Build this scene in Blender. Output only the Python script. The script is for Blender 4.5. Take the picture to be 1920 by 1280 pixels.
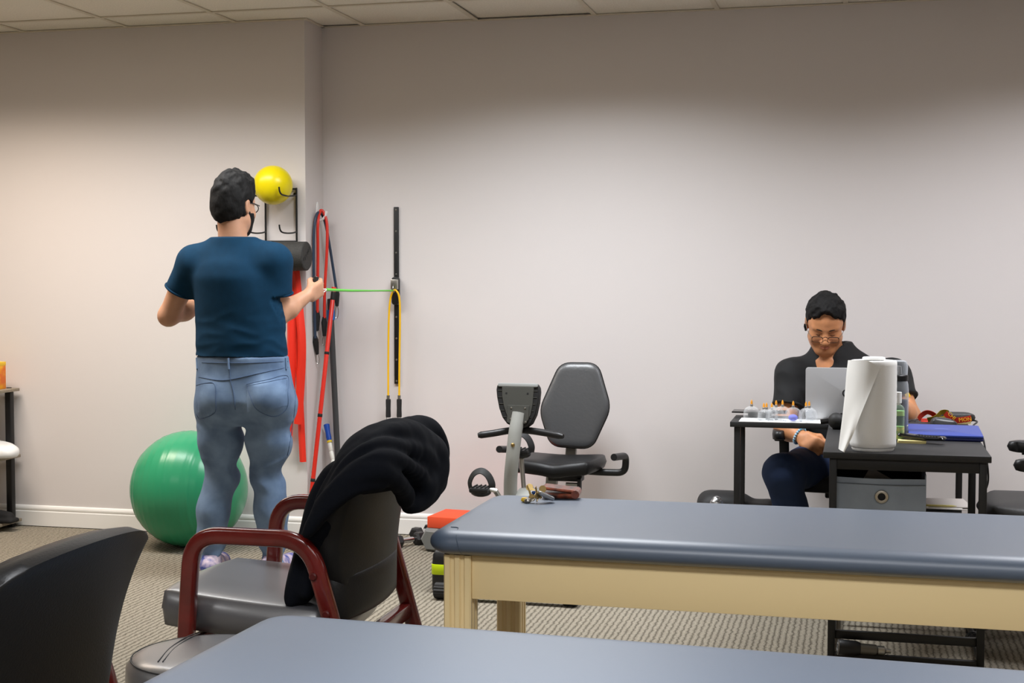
import bpy, bmesh, math, random
import numpy as np
from mathutils import Vector, Matrix, Euler
from mathutils.bvhtree import BVHTree
PI = math.pi
rnd = random.Random(7)
for o in list(bpy.data.objects): bpy.data.objects.remove(o)
SC = bpy.context.scene
COL = SC.collection

# ------------------------------------------------------------------ camera
FPX, YAW, PITCH, CAMH = 2633.0, 0.2424, 0.0480, 1.366
cd = bpy.data.cameras.new('camera'); cam = bpy.data.objects.new('camera', cd); COL.objects.link(cam)
cd.sensor_width = 36; cd.lens = 36 * FPX / 1920; cd.clip_start = 0.05; cd.clip_end = 60
cam.location = (0, 0, CAMH); cam.rotation_euler = (PI / 2 - PITCH, 0, YAW)
SC.camera = cam
# room measures
YL, YR, XE, CEIL = 6.73, 6.975, -2.75, 2.656       # left wall plane, right wall plane, jog, ceiling
XW, XR, YB = -6.2, 2.7, -2.2                        # left side wall, right side wall, wall behind the camera
# ------------------------------------------------------------------ world, exposure
w = bpy.data.worlds.new('world'); SC.world = w; w.use_nodes = True
w.node_tree.nodes['Background'].inputs[0].default_value = (0.9, 0.92, 1, 1)
w.node_tree.nodes['Background'].inputs[1].default_value = 0.05
SC.view_settings.view_transform = 'Standard'; SC.view_settings.look = 'None'
SC.view_settings.gamma = 1; SC.view_settings.use_curve_mapping = False
SC.view_settings.exposure = 0.03
# ------------------------------------------------------------------ ceiling lights (louvred troffers: cut off at a low angle)
def area(name, loc, sx, sy, power, col, spread):
    l = bpy.data.lights.new(name, 'AREA'); l.shape = 'RECTANGLE'; l.size = sx; l.size_y = sy
    l.energy = power; l.color = col; l.spread = math.radians(spread)
    o = bpy.data.objects.new(name, l); COL.objects.link(o); o.location = loc
    return o
TROFFERS = [  # x, y, power, colour, spread (centred on the ceiling grid, two tiles each)
    (-4.347, 5.533, 36, (1.0, 0.86, 0.73), 142),
    (-3.127, 5.533, 24, (0.97, 0.975, 0.98), 142),
    (-1.299, 5.533, 52, (0.94, 0.98, 1.03), 148),
    (1.140, 5.533, 45, (0.95, 0.97, 1.03), 148),
    (-3.737, 1.265, 38, (0.97, 0.98, 1.0), 140),
    (-0.689, 1.265, 50, (0.95, 0.98, 1.03), 140),
    (1.140, 1.265, 34, (0.95, 0.98, 1.03), 140),
    (-1.908, -0.564, 30, (0.95, 0.98, 1.03), 140),
    (0.530, -0.564, 30, (0.95, 0.98, 1.03), 140),
]
for i, (x, y, pw, c, sp) in enumerate(TROFFERS):
    area('troffer_light', (x, y, CEIL - 0.012), 1.12, 0.52, pw, c, sp)

# ------------------------------------------------------------------ pixel helpers (1920x1280)
_F = Vector((-math.sin(YAW) * math.cos(PITCH), math.cos(YAW) * math.cos(PITCH), -math.sin(PITCH)))
_R = Vector((math.cos(YAW), math.sin(YAW), 0)); _U = _R.cross(_F); _C = Vector((0, 0, CAMH))
def ray(px, py): return _F + _R * ((px - 960) / FPX) - _U * ((py - 640) / FPX)
def onY(px, py, Y): d = ray(px, py); return _C + d * (Y / d.y)
def onX(px, py, X): d = ray(px, py); return _C + d * (X / d.x)
def onZ(px, py, Z): d = ray(px, py); return _C + d * ((Z - CAMH) / d.z)

# ------------------------------------------------------------------ materials
def lin(c):
    c = [v / 255 for v in c]
    return tuple((v / 12.92 if v <= 0.04045 else ((v + 0.055) / 1.055) ** 2.4) for v in c) + (1,)
MATS = {}
def M(name, rgb, rough=0.5, metal=0.0, var=0.0, vscale=8.0, bump=0.0, bscale=60.0, spec=0.5, rgb2=None, coat=0.0,
      trans=0.0, ior=1.45, stretch=(1, 1, 1), sheen=0.0, emit=0.0, sss=0.0, detail=4.0, crough=0.12):
    if name in MATS: return MATS[name]
    m = bpy.data.materials.new(name); m.use_nodes = True; nt = m.node_tree; b = nt.nodes['Principled BSDF']
    b.inputs['Base Color'].default_value = lin(rgb); b.inputs['Roughness'].default_value = rough
    b.inputs['Metallic'].default_value = metal; b.inputs['Specular IOR Level'].default_value = spec
    b.inputs['IOR'].default_value = ior
    if coat: b.inputs['Coat Weight'].default_value = coat; b.inputs['Coat Roughness'].default_value = crough
    if trans: b.inputs['Transmission Weight'].default_value = trans
    if sheen: b.inputs['Sheen Weight'].default_value = sheen
    if sss:
        b.inputs['Subsurface Weight'].default_value = sss; b.inputs['Subsurface Radius'].default_value = (0.01, 0.004, 0.002)
        b.inputs['Subsurface Scale'].default_value = 0.5
    if emit:
        b.inputs['Emission Color'].default_value = lin(rgb); b.inputs['Emission Strength'].default_value = emit
    if var or bump:
        tc = nt.nodes.new('ShaderNodeTexCoord'); mp = nt.nodes.new('ShaderNodeMapping'); mp.inputs['Scale'].default_value = stretch
        nt.links.new(tc.outputs['Object'], mp.inputs['Vector'])
    if var:
        n = nt.nodes.new('ShaderNodeTexNoise'); n.inputs['Scale'].default_value = vscale; n.inputs['Detail'].default_value = detail
        nt.links.new(mp.outputs[0], n.inputs['Vector'])
        r = nt.nodes.new('ShaderNodeValToRGB')
        c = lin(rgb); c2 = lin(rgb2) if rgb2 else tuple(v * (1 - var) for v in c[:3]) + (1,)
        r.color_ramp.elements[0].color = c2; r.color_ramp.elements[0].position = 0.35
        r.color_ramp.elements[1].color = c; r.color_ramp.elements[1].position = 0.65
        nt.links.new(n.outputs['Fac'], r.inputs[0]); nt.links.new(r.outputs[0], b.inputs['Base Color'])
    if bump:
        n2 = nt.nodes.new('ShaderNodeTexNoise'); n2.inputs['Scale'].default_value = bscale; n2.inputs['Detail'].default_value = 3
        nt.links.new(mp.outputs[0], n2.inputs['Vector'])
        bp = nt.nodes.new('ShaderNodeBump'); bp.inputs['Strength'].default_value = min(1, bump); bp.inputs['Distance'].default_value = 0.002
        nt.links.new(n2.outputs['Fac'], bp.inputs['Height']); nt.links.new(bp.outputs[0], b.inputs['Normal'])
    MATS[name] = m
    return m
def clear_mat(name, tint=(255, 255, 255), amount=0.86, rough=0.05):
    if name in MATS: return MATS[name]
    m = bpy.data.materials.new(name); m.use_nodes = True; nt = m.node_tree; nt.nodes.remove(nt.nodes['Principled BSDF'])
    t = nt.nodes.new('ShaderNodeBsdfTransparent'); t.inputs[0].default_value = lin(tint)
    g = nt.nodes.new('ShaderNodeBsdfPrincipled'); g.inputs['Roughness'].default_value = rough; g.inputs['Base Color'].default_value = lin(tint)
    lw = nt.nodes.new('ShaderNodeLayerWeight'); lw.inputs[0].default_value = 0.35
    mr = nt.nodes.new('ShaderNodeMapRange'); mr.inputs['To Min'].default_value = (1 - amount) * 0.5; mr.inputs['To Max'].default_value = min(1, (1 - amount) * 2.6)
    nt.links.new(lw.outputs['Facing'], mr.inputs['Value'])
    mx = nt.nodes.new('ShaderNodeMixShader')
    nt.links.new(mr.outputs[0], mx.inputs[0]); nt.links.new(t.outputs[0], mx.inputs[1]); nt.links.new(g.outputs[0], mx.inputs[2])
    nt.links.new(mx.outputs[0], nt.nodes['Material Output'].inputs[0])
    MATS[name] = m
    return m
def carpet_mat():
    m = bpy.data.materials.new('ribbed_carpet'); m.use_nodes = True; nt = m.node_tree; L = nt.links; b = nt.nodes['Principled BSDF']
    N = nt.nodes.new
    tc = N('ShaderNodeTexCoord'); sep = N('ShaderNodeSeparateXYZ'); L.new(tc.outputs['Object'], sep.inputs[0])
    def math_(op, a, bb=None):
        n = N('ShaderNodeMath'); n.operation = op
        for k, v in enumerate((a, bb)):
            if v is None: continue
            if isinstance(v, (int, float)): n.inputs[k].default_value = v
            else: L.new(v, n.inputs[k])
        return n.outputs[0]
    ns = N('ShaderNodeTexNoise'); ns.inputs['Scale'].default_value = 30; ns.inputs['Detail'].default_value = 2
    L.new(tc.outputs['Object'], ns.inputs['Vector'])
    wob = math_('MULTIPLY', math_('SUBTRACT', ns.outputs['Fac'], 0.5), 0.020)
    rib = math_('ABSOLUTE', math_('SINE', math_('MULTIPLY', math_('ADD', sep.outputs[0], wob), PI / 0.023)))
    row = math_('FLOOR', math_('DIVIDE', sep.outputs[0], 0.023))
    loop = math_('ABSOLUTE', math_('SINE', math_('ADD', math_('MULTIPLY', sep.outputs[1], PI / 0.017), math_('MULTIPLY', row, 1.9))))
    fine = N('ShaderNodeTexNoise'); fine.inputs['Scale'].default_value = 190; fine.inputs['Detail'].default_value = 3
    L.new(tc.outputs['Object'], fine.inputs['Vector'])
    h = math_('MULTIPLY', math_('ADD', 0.25, math_('MULTIPLY', math_('POWER', rib, 0.6), 0.75)), math_('ADD', 0.74, math_('MULTIPLY', loop, 0.26)))
    hh = math_('ADD', math_('MULTIPLY', h, 0.52), math_('MULTIPLY', fine.outputs['Fac'], 0.62))
    cr = N('ShaderNodeValToRGB'); L.new(hh, cr.inputs[0])
    e = cr.color_ramp.elements
    e[0].position = 0.22; e[0].color = lin((50, 45, 38)); e[1].position = 0.9; e[1].color = lin((166, 158, 142))
    k = cr.color_ramp.elements.new(0.55); k.color = lin((106, 99, 87))
    L.new(cr.outputs[0], b.inputs['Base Color']); b.inputs['Roughness'].default_value = 0.95; b.inputs['Specular IOR Level'].default_value = 0.1
    bp = N('ShaderNodeBump'); bp.inputs['Strength'].default_value = 0.9; bp.inputs['Distance'].default_value = 0.006
    L.new(hh, bp.inputs['Height']); L.new(bp.outputs[0], b.inputs['Normal'])
    return m
def leather(name, rgb, rough=0.42, bump=0.25, bscale=220, spec=0.5, coat=0.0, crough=0.3): return M(name, rgb, rough, bump=bump, bscale=bscale, spec=spec, coat=coat, crough=crough)

mWall = M('wall_paint', (219, 213, 211), 0.6, bump=0.12, bscale=350, spec=0.3)
mWallD = M('unseen_wall_bounce_tone', (176, 167, 159), 0.6)  # unseen walls only, darkened to hold down light bounced onto the visible wall
mTrim = M('white_trim', (240, 238, 234), 0.35)
mTile = M('ceiling_tile', (238, 232, 219), 0.9, var=0.10, vscale=120, bump=0.5, bscale=160, spec=0.1)
mGrid = M('ceiling_grid', (214, 205, 188), 0.5)
mDark = M('painted_plenum_shade', (24, 22, 20), 0.9)
mCarpet = carpet_mat()
mBlack = M('black_metal', (24, 24, 25), 0.45)
mBlackP = M('black_plastic', (26, 26, 27), 0.4)
mBlackGloss = M('black_gloss', (14, 14, 15), 0.18)
mLeather = leather('black_leather', (22, 22, 23), 0.42, 0.2, 220, 0.35)
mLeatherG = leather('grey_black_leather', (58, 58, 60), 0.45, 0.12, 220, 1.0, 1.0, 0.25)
mSeat = leather('sheen_toned_seat_leather', (70, 70, 73), 0.45, 0.12, 220, 1.0, 1.0, 0.28)  # black leather lightened so its base colour carries the seat's sheen
mVinyl = leather('blue_grey_vinyl', (80, 94, 113), 0.44, 0.05, 300, 0.8, 0.6, 0.46)
mBeige = M('cream_laminate', (230, 206, 156), 0.38)
mMaroon = M('mahogany_lacquer', (102, 22, 18), 0.22, var=0.35, vscale=10, coat=0.6, stretch=(1, 1, 1))
mChrome = M('chrome', (210, 210, 212), 0.18, 1.0)
mSteel = M('brushed_steel', (178, 176, 170), 0.35, 1.0)
mBrass = M('brass', (178, 152, 100), 0.28, 1.0)
mGreyPaint = M('silver_grey_paint', (160, 161, 156), 0.38, spec=0.5)
mWhite = M('white_plastic', (238, 238, 236), 0.4)
mPaper = M('white_paper', (242, 241, 237), 0.85, spec=0.2)

# ------------------------------------------------------------------ mesh helpers
def link(o): COL.objects.link(o); return o
def setprops(o, label=None, cat=None, group=None, kind=None):
    if label: o['label'] = label
    if cat: o['category'] = cat
    if group: o['group'] = group
    if kind: o['kind'] = kind
    return o
def thing(name, label, cat, loc=(0, 0, 0), rotz=0.0, group=None):
    o = link(bpy.data.objects.new(name, None)); o.empty_display_size = 0.05
    o.location = loc; o.rotation_euler = (0, 0, rotz)
    return setprops(o, label, cat, group)
def mesh_of(bm, name, smooth=True, angle=35):
    bmesh.ops.recalc_face_normals(bm, faces=bm.faces)
    me = bpy.data.meshes.new(name); bm.to_mesh(me); bm.free()
    if smooth:
        me.shade_smooth()
        try: me.set_sharp_from_angle(angle=math.radians(angle))
        except Exception: pass
    return me
def obj(name, bm, mat, parent=None, world=False, smooth=True, angle=35, label=None):
    me = bm if isinstance(bm, bpy.types.Mesh) else mesh_of(bm, name, smooth, angle)
    if world and parent is not None:
        root = parent if parent.parent is None else parent.parent
        R = Matrix.Translation(root.location) @ Matrix.Rotation(root.rotation_euler.z, 4, 'Z')
        me.transform(R.inverted())
    mats = mat if isinstance(mat, (list, tuple)) else [mat]
    for m in mats: me.materials.append(m)
    o = link(bpy.data.objects.new(name, me)); o.parent = parent
    if label: o['label'] = label
    return o
def single(name, bm, mat, label, cat, loc=None, group=None, **k):
    """a thing that is one mesh, given in world coordinates; origin moved to its base"""
    me = bm if isinstance(bm, bpy.types.Mesh) else mesh_of(bm, name, k.pop('smooth', True), k.pop('angle', 35))
    co = np.empty(len(me.vertices) * 3); me.vertices.foreach_get('co', co); co = co.reshape(-1, 3)
    c = Vector(((co[:, 0].min() + co[:, 0].max()) / 2, (co[:, 1].min() + co[:, 1].max()) / 2, co[:, 2].min())) if loc is None else Vector(loc)
    me.transform(Matrix.Translation(-c))
    for m in (mat if isinstance(mat, (list, tuple)) else [mat]): me.materials.append(m)
    o = link(bpy.data.objects.new(name, me)); o.location = c
    return setprops(o, label, cat, group)
def struct(name, bm, mat, parent=None, smooth=False):
    o = obj(name, bm, mat, parent, smooth=smooth)
    if parent is None: o['kind'] = 'structure'
    return o
def B(): return bmesh.new()
def merge(bm, verts, faces, Mx=None):
    vs = [bm.verts.new(Mx @ Vector(v) if Mx is not None else v) for v in verts]
    for f in faces:
        try: bm.faces.new([vs[i] for i in f])
        except ValueError: pass
    return vs
def box(bm, c, s, bev=0.0, Mx=None, seg=2):
    t = bmesh.new(); bmesh.ops.create_cube(t, size=1)
    for v in t.verts: v.co = Vector((v.co.x * s[0], v.co.y * s[1], v.co.z * s[2]))
    if bev: bmesh.ops.bevel(t, geom=list(t.edges), offset=min(bev, min(s) * 0.49), segments=seg, affect='EDGES', profile=0.5)
    t.verts.index_update()
    T = Matrix.Translation(c); T = Mx @ T if Mx is not None else T
    merge(bm, [v.co[:] for v in t.verts], [[v.index for v in f.verts] for f in t.faces], T); t.free()
    return bm
def BX(c, s, bev=0.0, Mx=None): return box(B(), c, s, bev, Mx)
def box2(a, b, bev=0.0): return BX([(p + q) / 2 for p, q in zip(a, b)], [abs(q - p) for p, q in zip(a, b)], bev)
def catmull(pts, n=8):
    P = [Vector(p) for p in pts]; P = [P[0] * 2 - P[1]] + P + [P[-1] * 2 - P[-2]]; out = []
    for i in range(1, len(P) - 2):
        for k in range(n):
            t = k / n; a, b, c, d = P[i - 1], P[i], P[i + 1], P[i + 2]
            out.append(0.5 * ((2 * b) + (c - a) * t + (2 * a - 5 * b + 4 * c - d) * t * t + (3 * b - a - 3 * c + d) * t ** 3))
    out.append(P[-2]); return out
def fillet(pts, r, n=6):
    P = [Vector(p) for p in pts]; out = [P[0]]
    for i in range(1, len(P) - 1):
        a, b, c = P[i - 1], P[i], P[i + 1]
        u = (a - b); v = (c - b); k = min(r, u.length * 0.49, v.length * 0.49)
        p, q = b + u.normalized() * k, b + v.normalized() * k
        for j in range(n + 1):
            t = j / n; out.append(p * (1 - t) ** 2 + b * 2 * t * (1 - t) + q * t * t)
    out.append(P[-1]); return out
def sweep(bm, pts, r, n=10, caps=True, prof=None, up=None, closed=False):
    """r: radius or list of radii; prof: 2D outline list instead of a circle (scaled by r)"""
    P = [Vector(p) for p in pts]; m = len(P)
    rs = r if isinstance(r, (list, tuple)) else [r] * m
    pr = prof or [(math.cos(2 * PI * i / n), math.sin(2 * PI * i / n)) for i in range(n)]
    n = len(pr); N = None; rings = []
    for i in range(m):
        t = (P[(i + 1) % m] - P[i - 1]) if closed else (P[min(i + 1, m - 1)] - P[max(i - 1, 0)])
        t.normalize()
        if up is not None: N = Vector(up) - t * t.dot(Vector(up))
        elif N is None: N = t.orthogonal()
        else: N = N - t * t.dot(N)
        if N.length < 1e-6: N = t.orthogonal()
        N.normalize(); Bn = t.cross(N)
        rings.append([bm.verts.new(P[i] + (N * a + Bn * b) * rs[i]) for a, b in pr])
    for i in range(m if closed else m - 1):
        A, C = rings[i], rings[(i + 1) % m]
        for j in range(n): bm.faces.new((A[j], A[(j + 1) % n], C[(j + 1) % n], C[j]))
    if caps and not closed: bm.faces.new(rings[0][::-1]); bm.faces.new(rings[-1])
    return bm
def tube(pts, r, n=10, **k): return sweep(B(), pts, r, n, **k)
def rrect(w, h, r, n=4):
    out = []
    for cx, cy, a0 in ((w / 2 - r, h / 2 - r, 0), (-w / 2 + r, h / 2 - r, PI / 2), (-w / 2 + r, -h / 2 + r, PI), (w / 2 - r, -h / 2 + r, 1.5 * PI)):
        for k in range(n + 1):
            a = a0 + PI / 2 * k / n; out.append((cx + r * math.cos(a), cy + r * math.sin(a)))
    return out
def lathe(bm, prof, n=24, Mx=None):
    rings = []
    for r, z in prof:
        if r < 1e-6: rings.append([bm.verts.new(Mx @ Vector((0, 0, z)) if Mx is not None else (0, 0, z))])
        else:
            rings.append([bm.verts.new((Mx @ Vector((r * math.cos(2 * PI * i / n), r * math.sin(2 * PI * i / n), z))) if Mx is not None
                          else (r * math.cos(2 * PI * i / n), r * math.sin(2 * PI * i / n), z)) for i in range(n)])
    for A, C in zip(rings, rings[1:]):
        for j in range(n):
            k = (j + 1) % n
            if len(A) == 1 and len(C) == 1: continue
            if len(A) == 1: bm.faces.new((A[0], C[k], C[j]))
            elif len(C) == 1: bm.faces.new((A[j], A[k], C[0]))
            else: bm.faces.new((A[j], A[k], C[k], C[j]))
    return bm
def LA(prof, n=24, Mx=None): return lathe(B(), prof, n, Mx)
def slab(bm, outline, prof, Mx=None):
    """loft an outline (2D, ccw) through (inset, z) steps, closed top and bottom"""
    n = len(outline); O = [Vector(p).to_2d() for p in outline]; nor = []
    for i in range(n):
        e1 = (O[i] - O[i - 1]).normalized(); e2 = (O[(i + 1) % n] - O[i]).normalized()
        v = Vector((e1.y, -e1.x)) + Vector((e2.y, -e2.x)); nor.append(v.normalized() / max(0.5, math.sqrt(max(0.05, (1 + e1.dot(e2)) / 2))))
    rings = []
    for ins, z in prof:
        ring = []
        for p, q in zip(O, nor):
            c = p - q * ins; v = Vector((c.x, c.y, z)); ring.append(bm.verts.new(Mx @ v if Mx is not None else v))
        rings.append(ring)
    for A, C in zip(rings, rings[1:]):
        for j in range(n): bm.faces.new((A[j], A[(j + 1) % n], C[(j + 1) % n], C[j]))
    bm.faces.new(rings[0][::-1]); bm.faces.new(rings[-1])
    return bm
def round_prof(t, r, n=4, z0=0.0):
    out = [(r - r * math.sin(PI / 2 * k / n), z0 + r - r * math.cos(PI / 2 * k / n)) for k in range(n + 1)]
    return out + [(ins, z0 + t - (z - z0)) for ins, z in out[::-1]]
def pad(bm, wd, ht, th, corner=0.5, p=3.0, nu=16, nv=16, fn=None, back=1.0, edge=0.0):
    """cushion lying in local xy, crown along z; fn warps each point"""
    ids = {}
    def S(u): return math.sin(u * PI / 2) * 0.55 + u * 0.45
    for side in (1, -1):
        for i in range(nu + 1):
            for j in range(nv + 1):
                u, v = S(-1 + 2 * i / nu), S(-1 + 2 * j / nv)
                x = u * (1 - corner * 0.29 * v * v * (abs(u) ** 3)); y = v * (1 - corner * 0.29 * u * u * (abs(v) ** 3))
                m = max(abs(u), abs(v)); z = (1 - m ** p) ** (1 / p) if m < 1 else 0
                if (i in (0, nu) or j in (0, nv)) and side == -1: ids[side, i, j] = ids[1, i, j]; continue
                zz = th / 2 * (z * (1 - edge) + edge * (1 if m < 1 else 0)) * (side if side > 0 else -back)
                q = Vector((x * wd / 2, y * ht / 2, zz))
                ids[side, i, j] = bm.verts.new(fn(q) if fn else q)
        for i in range(nu):
            for j in range(nv):
                f = [ids[side, i, j], ids[side, i + 1, j], ids[side, i + 1, j + 1], ids[side, i, j + 1]]
                bm.faces.new(f if side > 0 else f[::-1])
    return bm
def ball(bm, c, r, n=16, m=10):
    r = (r, r, r) if isinstance(r, (int, float)) else r
    Mx = Matrix.Translation(c) @ Matrix.Diagonal((r[0], r[1], r[2], 1))
    return lathe(bm, [(math.sin(PI * k / m), -math.cos(PI * k / m)) if 0 < k < m else (0, -math.cos(PI * k / m)) for k in range(m + 1)], n, Mx)
def align(a, b):
    """matrix with local z running from a to b"""
    a, b = Vector(a), Vector(b); return Matrix.Translation(a) @ (b - a).to_track_quat('Z', 'Y').to_matrix().to_4x4()
def text_mesh(s, size, Mx, ext=0.0006):
    c = bpy.data.curves.new('txt', 'FONT'); c.body = s; c.size = size; c.extrude = ext; c.align_x = 'CENTER'; c.align_y = 'CENTER'; c.resolution_u = 2
    o = bpy.data.objects.new('txt', c); me = bpy.data.meshes.new_from_object(o); bpy.data.objects.remove(o); bpy.data.curves.remove(c)
    me.transform(Mx); return me
def dup(root, loc, rotz, label=None, group=None, scale=None):
    r = root.copy(); link(r); r.location = loc; r.rotation_euler = (0, 0, rotz)
    if label: r['label'] = label
    if group: r['group'] = group
    for ch in list(root.children):
        c = ch.copy(); link(c); c.parent = r
        for g in list(ch.children):
            d = g.copy(); link(d); d.parent = c
    return r
# frame with local axes ex, ey, ez at origin o
def frame(o, ex, ey, ez):
    m = Matrix.Identity(4)
    for i, v in enumerate((ex, ey, ez)):
        v = Vector(v)
        for k in range(3): m[k][i] = v[k]
    for k in range(3): m[k][3] = Vector(o)[k]
    return m

# ------------------------------------------------------------------ distance-field modelling (bodies, cloth)
class Field:
    def __init__(s, xs, ys, zs):
        s.x, s.y, s.z = [np.asarray(a, np.float32) for a in (xs, ys, zs)]
        s.D = np.full((len(s.x), len(s.y), len(s.z)), 0.2, np.float32)
    def sl(s, lo, hi):
        out = []
        for a, l, h in zip((s.x, s.y, s.z), lo, hi):
            i, j = np.searchsorted(a, l), np.searchsorted(a, h); out.append(slice(max(0, i - 1), min(len(a), j + 1)))
        return tuple(out)
    def pts(s, q): return np.stack(np.meshgrid(s.x[q[0]], s.y[q[1]], s.z[q[2]], indexing='ij'), -1)
    def comb(s, lo, hi, fn, k, sub=False):
        q = s.sl(lo, hi)
        if any(a.stop <= a.start for a in q): return
        d = fn(s.pts(q)); D = s.D[q]
        if sub:
            d = -d; h = np.clip(0.5 - 0.5 * (D - d) / k, 0, 1); s.D[q] = D * (1 - h) + d * h + k * h * (1 - h)
        else:
            h = np.clip(0.5 + 0.5 * (d - D) / k, 0, 1); s.D[q] = d * (1 - h) + D * h - k * h * (1 - h)
    def cap(s, a, b, ra, rb, k=0.02, sub=False):
        a, b = np.array(a, np.float32), np.array(b, np.float32); m = max(ra, rb) + k + 0.02
        def fn(P):
            ba = b - a; t = np.clip(((P - a) @ ba) / max(1e-9, ba @ ba), 0, 1)
            return np.linalg.norm(P - a - t[..., None] * ba, axis=-1) - (ra + (rb - ra) * t)
        s.comb(np.minimum(a, b) - m, np.maximum(a, b) + m, fn, k, sub)
    def ell(s, c, r, Rm=None, k=0.02, sub=False):
        c, r = np.array(c, np.float32), np.array(r, np.float32); m = max(r) + k + 0.02
        Rn = np.array(Rm, np.float32) if Rm is not None else None
        def fn(P):
            q = P - c
            if Rn is not None: q = q @ Rn            # columns of Rn: local axes in world
            k0 = np.linalg.norm(q / r, axis=-1); k1 = np.linalg.norm(q / (r * r), axis=-1)
            return k0 * (k0 - 1) / np.maximum(k1, 1e-6)
        s.comb(c - m, c + m, fn, k, sub)
    def chain(s, pts, rs, k=0.02):
        for a, b, ra, rb in zip(pts, pts[1:], rs, rs[1:]): s.cap(a, b, ra, rb, k)
    def rbox(s, c, h, r, Rm=None, k=0.02, sub=False):
        c, h = np.array(c, np.float32), np.array(h, np.float32); m = float(np.linalg.norm(h)) + k + 0.02
        Rn = np.array(Rm, np.float32) if Rm is not None else None
        def fn(P):
            q = P - c
            if Rn is not None: q = q @ Rn
            q = np.abs(q) - (h - r)
            return np.linalg.norm(np.maximum(q, 0), axis=-1) + np.minimum(q.max(-1), 0) - r
        s.comb(c - m, c + m, fn, k, sub)
    def all(s): return np.stack(np.meshgrid(s.x, s.y, s.z, indexing='ij'), -1)
    def mesh(s, name, smooth_it=1):
        D = s.D; S = D < 0; n = np.array(D.shape)
        c = np.zeros(n - 1, np.uint8)
        cor = [(i, j, k) for i in (0, 1) for j in (0, 1) for k in (0, 1)]
        for i, j, k in cor: c += S[i:n[0] - 1 + i, j:n[1] - 1 + j, k:n[2] - 1 + k]
        act = (c > 0) & (c < 8); I = np.argwhere(act); idx = np.full(act.shape, -1, np.int64); idx[act] = np.arange(len(I))
        sm = np.zeros((len(I), 3)); ct = np.zeros(len(I))
        for a in cor:
            for ax in range(3):
                if a[ax]: continue
                b = list(a); b[ax] = 1
                da = D[I[:, 0] + a[0], I[:, 1] + a[1], I[:, 2] + a[2]]; db = D[I[:, 0] + b[0], I[:, 1] + b[1], I[:, 2] + b[2]]
                m = (da < 0) != (db < 0); t = np.where(m, da / np.where(m, da - db, 1), 0)
                p = np.array(a, float)[None].repeat(len(I), 0); p[:, ax] = t
                sm[m] += p[m]; ct[m] += 1
        V = I + sm / ct[:, None]
        co = np.stack([np.interp(V[:, i], np.arange(n[i]), a) for i, a in enumerate((s.x, s.y, s.z))], -1)
        F = []
        for ax in range(3):
            u, v = (ax + 1) % 3, (ax + 2) % 3
            sa = [slice(1, n[i] - 1) for i in range(3)]; sb = list(sa); sa[ax] = slice(0, n[ax] - 1); sb[ax] = slice(1, n[ax])
            A, Bq = S[tuple(sa)], S[tuple(sb)]; E = np.argwhere(A != Bq); E[:, u] += 1; E[:, v] += 1
            if not len(E): continue
            fl = A[tuple((E - np.array([0 if i == ax else 1 for i in range(3)])).T)]
            q = []
            for du, dv in ((-1, -1), (0, -1), (0, 0), (-1, 0)):
                e = E.copy(); e[:, u] += du; e[:, v] += dv; q.append(idx[e[:, 0], e[:, 1], e[:, 2]])
            q = np.stack(q, -1); q[~fl] = q[~fl][:, ::-1]; F.append(q)
        F = np.concatenate(F) if F else np.zeros((0, 4), int); F = F[(F >= 0).all(1)]
        for _ in range(smooth_it):
            acc = np.zeros_like(co); cn = np.zeros(len(co))
            for a, b in ((0, 1), (1, 2), (2, 3), (3, 0)):
                for p, q in ((a, b), (b, a)):
                    np.add.at(acc, F[:, p], co[F[:, q]]); np.add.at(cn, F[:, p], 1)
            co = co * 0.45 + 0.55 * acc / np.maximum(cn, 1)[:, None]
        me = bpy.data.meshes.new(name); me.vertices.add(len(co)); me.vertices.foreach_set('co', co.astype(np.float32).ravel())
        me.loops.add(len(F) * 4); me.loops.foreach_set('vertex_index', F.astype(np.int32).ravel())
        me.polygons.add(len(F)); me.polygons.foreach_set('loop_start', np.arange(0, len(F) * 4, 4, dtype=np.int32))
        me.update(calc_edges=True); me.validate(); me.shade_smooth()
        return me
def lins(*segs):
    """piecewise axis: (start, stop, step), ..."""
    out = []
    for a, b, h in segs: out += list(np.arange(a, b, h))
    return np.array(out + [segs[-1][1]])
def waves(P, seed, f, n=6, stretch=(1, 1, 1)):
    r = np.random.RandomState(seed); out = 0
    for i in range(n):
        d = r.normal(size=3); d /= np.linalg.norm(d); d = d * np.array(stretch) * f * (0.6 + 0.9 * r.rand())
        out = out + np.sin(P @ d.astype(np.float32) + r.rand() * 6.28 + 1.3 * np.sin(P @ (d[[1, 2, 0]] * 0.6).astype(np.float32)))
    return out / n
def paint(me, rules):
    """set material index by polygon centre: rules = [(index, fn(centres)->mask)]"""
    n = len(me.polygons); c = np.empty(n * 3); me.polygons.foreach_get('center', c); c = c.reshape(-1, 3); mi = np.zeros(n, np.int32)
    for i, fn in rules: mi[fn(c)] = i
    me.polygons.foreach_set('material_index', mi)

# ================================================================== the setting
TH = 0.12
fl = struct('floor', box2((XW - .1, YB - .1, -0.06), (XR + .1, YR + .1, 0)), mCarpet)
wl = struct('wall_left_back', box2((XW, YL, 0), (XE, YL + 0.5, CEIL + 0.12)), mWall)
wr = struct('wall_right_back', box2((XE, YR, 0), (XR, YR + 0.25, CEIL + 0.12)), mWall)
struct('wall_left', box2((XW - 0.12, YB, 0), (XW, YL + 0.5, CEIL + 0.12)), mWallD)
struct('wall_right', box2((XR, YB, 0), (XR + 0.12, YR + 0.25, CEIL + 0.12)), mWallD)
struct('wall_behind', box2((XW - .12, YB - 0.12, 0), (XR + .12, YB, CEIL + 0.12)), mWallD)
BBP = [(0, 0.004), (0.014, 0.004), (0.014, 0.080), (0.011, 0.086), (0.013, 0.092), (0.013, 0.100), (0.009, 0.109), (0.003, 0.114), (0, 0.114)]
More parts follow.
